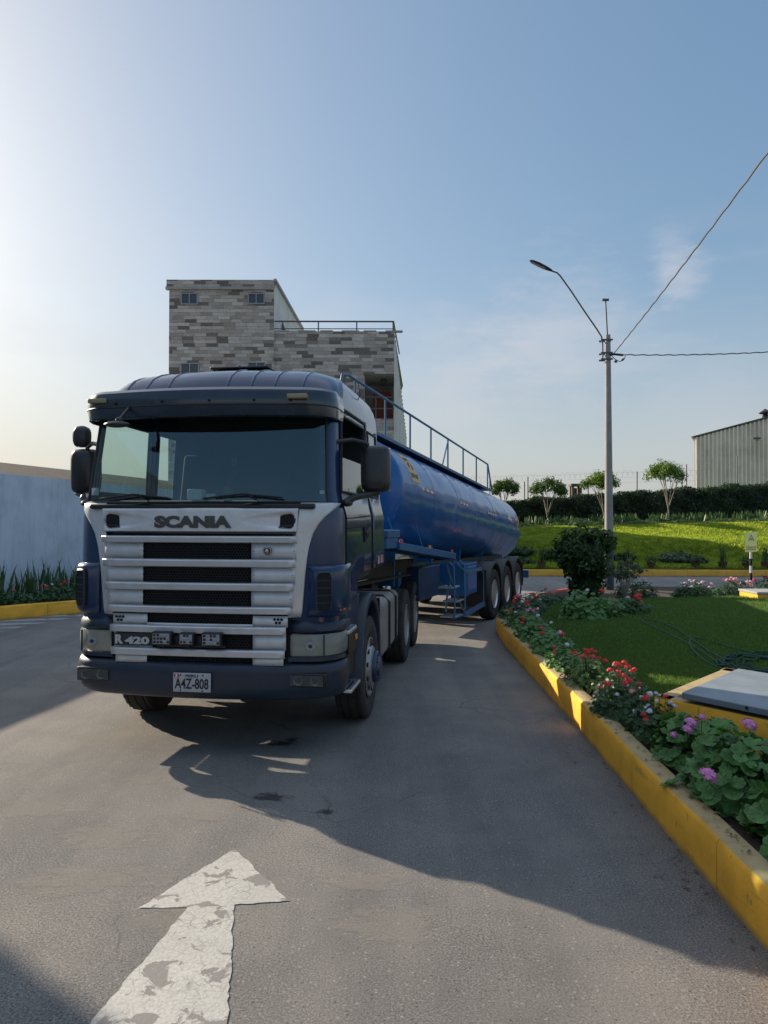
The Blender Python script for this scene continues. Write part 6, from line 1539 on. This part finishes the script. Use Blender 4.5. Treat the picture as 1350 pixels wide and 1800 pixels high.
for (xa, xb_, ya, yb2) in ((318,344,516,533),(436,462,516,532),(318,347,640,657),(436,464,638,655)):
    X0, X1 = (xa-675)/F*BY, (xb_-675)/F*BY; Z1, Z0 = CH-(ya-HZ)*BY/F, CH-(yb2-HZ)*BY/F
    q = MB()
    for a_ in ((X0-.05,X1+.05,Z1,Z1+.05),(X0-.05,X1+.05,Z0-.05,Z0),(X0-.05,X0,Z0,Z1),(X1,X1+.05,Z0,Z1),((X0+X1)/2-.02,(X0+X1)/2+.02,Z0,Z1)): q.box(a_[0],a_[1],-.05,.02,a_[2],a_[3])
    w_o = q.build('window', M['alum'], bd, smooth=False)
    slab_('pane', X0,(X0+X1)/2-.02,-.015,.0,Z0,Z1, M['pane'], w_o, smooth=False); slab_('pane', (X0+X1)/2+.02,X1,-.02,.0,Z0,Z1, M['pane'], w_o, smooth=False)

# ---- boundary wall, barn roof, kerb and bed on the wall side
def wl_x(y): return -9.46+.17*(y-11.3)
mb = MB(); y0, y1 = -6.0, 44.0
mb.add([(wl_x(y0),y0,0),(wl_x(y1),y1,0),(wl_x(y1),y1,3.08),(wl_x(y0),y0,3.08),(wl_x(y0)-.2,y0,0),(wl_x(y1)-.2,y1,0),(wl_x(y1)-.2,y1,3.08),(wl_x(y0)-.2,y0,3.08)], [(0,1,2,3),(7,6,5,4),(3,2,6,7),(0,3,7,4),(1,5,6,2)])
tag(mb.build('boundary_wall', M['wall_blue'], smooth=False), 'long plain pale blue wall behind the sword plants beside the truck', 'wall')
m = M['barn_roof'] = plaster('old_brown_roof_sheet', (.085,.065,.05), (.05,.04,.03), 1.5, .5, .2); n_, l_, b_ = nodes(m)
s = sep(m); wv_ = mth(m,'SINE', mth(m,'MULTIPLY', s[1], 42.0)); bump(m, wv_, .6, .03); src = b_.inputs['Base Color'].links[0].from_socket; setcol(m, mixn(m, 1.0, src, ramp(m, wv_, [(0,(.75,)*3),(.6,(1.1,)*3)]), 'MULTIPLY'))
bn = empty('barn', (-9.2,20,0)); tag(bn, 'low barn with a brown corrugated roof just beyond the pale blue wall', 'barn')
def rb(x, y, z): return (x+9.2, y-20, z)
mb = MB(); ya, yb_ = 13.2, 44
mb.add([rb(wl_x(ya)-.3,ya,3.0),rb(wl_x(yb_)-.3,yb_,3.0),rb(wl_x(yb_)-2.9,yb_,3.78),rb(wl_x(ya)-2.9,ya,3.62),rb(wl_x(ya)-7,ya,2.6),rb(wl_x(yb_)-7,yb_,2.7)], [(0,1,2,3),(3,2,5,4)]); mb.build('roof', M['barn_roof'], bn, solid=.05, fix=False, smooth=False)
mb = MB(); mb.add([rb(wl_x(ya)-.4,ya,0),rb(wl_x(ya)-7,ya,0),rb(wl_x(ya)-7,ya,2.6),rb(wl_x(ya)-2.9,ya,3.58),rb(wl_x(ya)-.4,ya,2.98)], [(0,1,2,3,4)]); mb.add([rb(wl_x(ya)-6.9,ya,0),rb(wl_x(yb_)-6.9,yb_,0),rb(wl_x(yb_)-6.9,yb_,2.6),rb(wl_x(ya)-6.9,ya,2.6)], [(0,1,2,3)]); mb.build('walls', M['concrete'], bn, fix=False, smooth=False)
kerb('yellow_kerb', [(-4.0,19.3),(-5.3,17.85),(-6.69,16.35),(-7.85,15.1),(-9.3,13.5)][::-1], .2, .28, M['yellow'], M['yellow'], 12)
mb = MB(); mb.add([(-9.35,13.7,.2),(-7.9,15.25,.2),(-6.7,16.5,.2),(-4.0,19.5,.2),(-3.4,27,.2),(wl_x(27)-.1,27,.2),(wl_x(13.7)-.1,13.7,.2)], [tuple(range(7))]); structure('planting_bed_soil', mb, M['soil'], fix=False, smooth=False)
WG = 'sword plants in the bed at the foot of the blue wall'
pos = []
for k in range(17):
    t = k/16; y = 14.9+t*5.6; x = wl_x(y)+.35+.25*((k*7)%3)/2; pos.append((x,y))
for k, (x, y) in enumerate(pos):
    sword(x, y, .2, .62+.35*((k*5)%4)/3, 16, .26, 'upright dark sword leaved plant growing against the pale blue wall', WG, 100+k, 'snake_plant', None, .055)
for k, (x, y) in enumerate([(wl_x(y)+.9+.2*(i%2), y) for i, y in enumerate((15.6,16.5,17.4,18.3,19.2,20.1))]):
    geranium(x, y, .2, .42, .42, .30, 150, .045, M['ger_dark'], [{'pet_red':1},{'pet_red':4,'pet_white':2},{'pet_red':2},{'pet_red':3},{},{}][k],
        ['dark geranium at the start of the bed below the blue wall, one red flower','geranium with red and white flowers below the blue wall','geranium with two red flower heads below the blue wall, near the truck','geranium with three red flower heads nearly behind the truck by the wall','flowerless geranium below the blue wall behind the truck cab','flowerless geranium deepest in the bed below the blue wall'][k], 'geraniums below the blue wall', 60+k, False, 1.1)
g = np.random.default_rng(44); n = 3800; t = g.random(n); kx = -8.9+t*4.6; ky = 14.15+t*5.0; off = g.random(n)*.35; x = kx-.7*off; y = ky+.7*off; z = .2+g.random(n)*.16
o = leafobj('bed_ground_cover', [leafquads(n, lambda g_, k: (np.c_[x,y,z], np.tile([0,-.3,1.],(n,1))), .045, 9)], M['leaf'], None); o['kind'] = 'stuff'
# tall building out of frame whose shadow lies across the near corner of the road
nb = MB(); nb.box(-23,-13.0,-9,12.1,0,8.5); nb.box(-23.1,-12.95,-9.1,12.2,8.5,8.8); tag(nb.build('side_building', M['concrete_white'], smooth=False), 'plain pale building beyond the boundary wall', 'building')

# ---- street lamp and cables
M['pole'] = plaster('weathered_concrete_pole', (.30,.29,.275), (.2,.19,.18), 3, .3, .2)
M['pole_dark'] = mat('dark_painted_pole_foot', (.045,.055,.07), .7)
LX, LY = (1070.5-675)/F*19.5, 19.5
lamp = empty('street_lamp', (LX,LY,.24)); tag(lamp, 'concrete street lamp pole with one long bent arm, standing behind the clipped bush', 'street lamp')
def lp(px, py, dy=0): q = P(px,py,LY+dy); return (q.x-LX, dy, q.z-.24)
zt = lp(1068,587)[2]; zd = lp(1072,935)[2]
mb = MB(); mb.tube([(.0,0,zd),(-.02,0,zt)], [.112,.068], 20); mb.build('pole', M['pole'], lamp)
mb = MB(); mb.tube([(0,0,0),(0,0,zd)], [.125,.114], 20); mb.build('pole_foot', M['pole_dark'], lamp)
mb = MB(); mb.tube([lp(1060,628), lp(1060,605), lp(1058,590), lp(1050,577), lp(1030,548), lp(1005,510), lp(985,482), lp(980,477), lp(970,473.5)], .022, 8); mb.build('arm', M['galv'], lamp)
mb = MB(); A0 = Vector(lp(971,474)); B0 = Vector(lp(931,455)); dd = (B0-A0).normalized(); up_ = Vector((dd.z*0-dd.z, 0, 0)); nrm_ = Vector((-dd.z,0,dd.x)); nrm_ = nrm_ if nrm_.z > 0 else -nrm_
rows = []
for t, w, h0 in ((0,.03,.03),(.12,.07,.045),(.3,.11,.05),(.6,.135,.05),(.85,.11,.04),(.97,.05,.025),(1,.01,.01)):
    c_ = A0+(B0-A0)*t; rows.append([tuple(c_+Vector((0,1,0))*w*math.cos(a)+nrm_*h0*(math.sin(a) if math.sin(a) > 0 else math.sin(a)*.5)) for a in [2*math.pi*q/16 for q in range(16)]])
mb.grid(rows, True); lh = mb.build('lamp_head', M['mirror_black'], lamp)
mb = MB(); c_ = A0+(B0-A0)*.60-nrm_*.027; mb.add([tuple(c_+dd*a*.2+Vector((0,1,0))*b*.08) for a, b in ((-1,-1),(1,-.8),(1,.8),(-1,1))], [(0,1,2,3)]); mb.build('led_panel', M['plate'], lh, fix=False)
mb = MB(); mb.tube([lp(1068.3,588), lp(1065,524)], .022, 8); mb.box(lp(1059,524)[0],lp(1071,524)[0],-.03,.03,lp(1,526.5)[2],lp(1,523)[2]); mb.build('top_pipe', M['galv'], lamp)
for py in (597,620,631):
    mb = MB(); a = lp(1055,py); b2 = lp(1076,py-.5); mb.bar((a[0],-.085,a[2]),(b2[0],-.085,b2[2]),.03,.045); mb.bar((a[0],.085,a[2]),(b2[0],.085,b2[2]),.03,.045); mb.build('clamp', M['galv'], lamp)
M['cable'] = mat('black_cable', (.02,.02,.022), .6)
def cable(pts, r, label):
    mb = MB(); ph = [Vector(p) for p in pts]
    mb.tube([p+Vector((0,0,.008*math.sin(i*2.1))) for i, p in enumerate(ph)], r, 5); mb.tube([p+Vector((0,.012*math.cos(i*2.1),.012*math.sin(i*2.1)+.015)) for i, p in enumerate(ph)], r*.6, 4)
    return tag(mb.build('power_cable', M['cable']), label, 'cable', 'overhead cables at the street lamp')
a = P(1078,622,LY); b = P(1350,258,9.0); b = a+(b-a)*1.35; cable([a+(b-a)*t - Vector((0,0,.08*4*t*(1-t))) for t in np.linspace(0,1,60)], .011, 'overhead cable climbing steeply from the lamp pole towards the upper edge')
a = P(1078,622,LY); b = P(1352,611,LY+1.0); b = a+(b-a)*1.6; cable([a+(b-a)*t - Vector((0,0,.10*4*t*(1-t))) for t in np.linspace(0,1,60)], .010, 'overhead cable running almost level away from the lamp pole')
mb = MB(); mb.tube([tuple(P(x_,y_,LY-.1)) for x_, y_ in ((1074,622),(1082,630),(1090,634),(1098,630),(1100,624))], .011, 5); mb.tube([tuple(P(x_,y_,LY-.1)) for x_, y_ in ((1074,622),(1080,621),(1096,622.5))], .03, 6); mb.bar(P(1081,633,LY-.1),P(1085,635,LY-.1),.05,.05); mb.bar(P(1094,632,LY-.1),P(1097,629,LY-.1),.05,.05)
q = mb.build('cable_loop', M['cable'], lamp); q.matrix_parent_inverse = Matrix.Translation(-lamp.location)

# ---- warning sign on a striped post, yellow planter beside it
SX, SY = (1319.5-675)/F*17.6, 17.6
sg = empty('warning_sign', (SX,SY,.30)); tag(sg, 'pale yellow warning sign with a black triangle on a black and white striped post', 'sign')
M['sign_yellow'] = plaster('faded_yellow_sign', (.92,.90,.36), (.8,.85,.25), 3, .4, .02, .5)
zs0, zs1 = CH-(968-HZ)*SY/F-.30, CH-(934-HZ)*SY/F-.30; Hs = zs0
for i in range(6):
    mb = MB(); mb.tube([(0,0,Hs*i/6),(0,0,Hs*(i+1)/6)], .030, 12); mb.build('post_band', M['white_lamp'] if i % 2 else M['hole'], sg)
mb = MB(); x0s, x1s = (1308-675)/F*SY-SX, (1328.5-675)/F*SY-SX; mb.box(x0s,x1s,-.055,-.035,zs0-.01,zs1); so = mb.build('sign_panel', M['sign_yellow'], sg, bevel=.003, smooth=False)
cx_ = (x0s+x1s)/2; 
def tri(s, y): return [(cx_-.072*s,y,zs1-.205+.0*s+ (1-s)*.022),(cx_+.072*s,y,zs1-.205+(1-s)*.022),(cx_,y,zs1-.205+(1-s)*.022+.145*s)]
mb = MB(); a = tri(1,-.0575); b = tri(.80,-.0575); mb.add(a+b, [(0,1,4,3),(1,2,5,4),(2,0,3,5)]); mb.box(cx_-.030,cx_+.030,-.058,-.0565,zs1-.165,zs1-.150); mb.box(cx_-.024,cx_+.024,-.058,-.0565,zs1-.182,zs1-.176); mb.build('triangle', M['plate_ink'], so, smooth=False, fix=False)
text('TANQUE DE', 'sign_text', M['plate_ink'], x0s+.02,x1s-.02,zs0+.085,zs0+.120,-.0555,so,heavy=.015,ext=.002); text('PETROLEO', 'sign_text', M['plate_ink'], x0s+.025,x1s-.025,zs0+.035,zs0+.070,-.0555,so,heavy=.015,ext=.002)
pb = empty('yellow_planter', (7.85,15.55,.30)); tag(pb, 'low yellow concrete block with a grey top at the foot of the warning sign', 'concrete block')
mb = MB(); mb.box(0.0,2.2,0,.8,0,.20); mb.build('block', M['yellow'], pb, bevel=.01); mb = MB(); mb.box(-.02,2.22,-.02,.82,.20,.25); mb.build('block_top', M['concrete'], pb, bevel=.008)
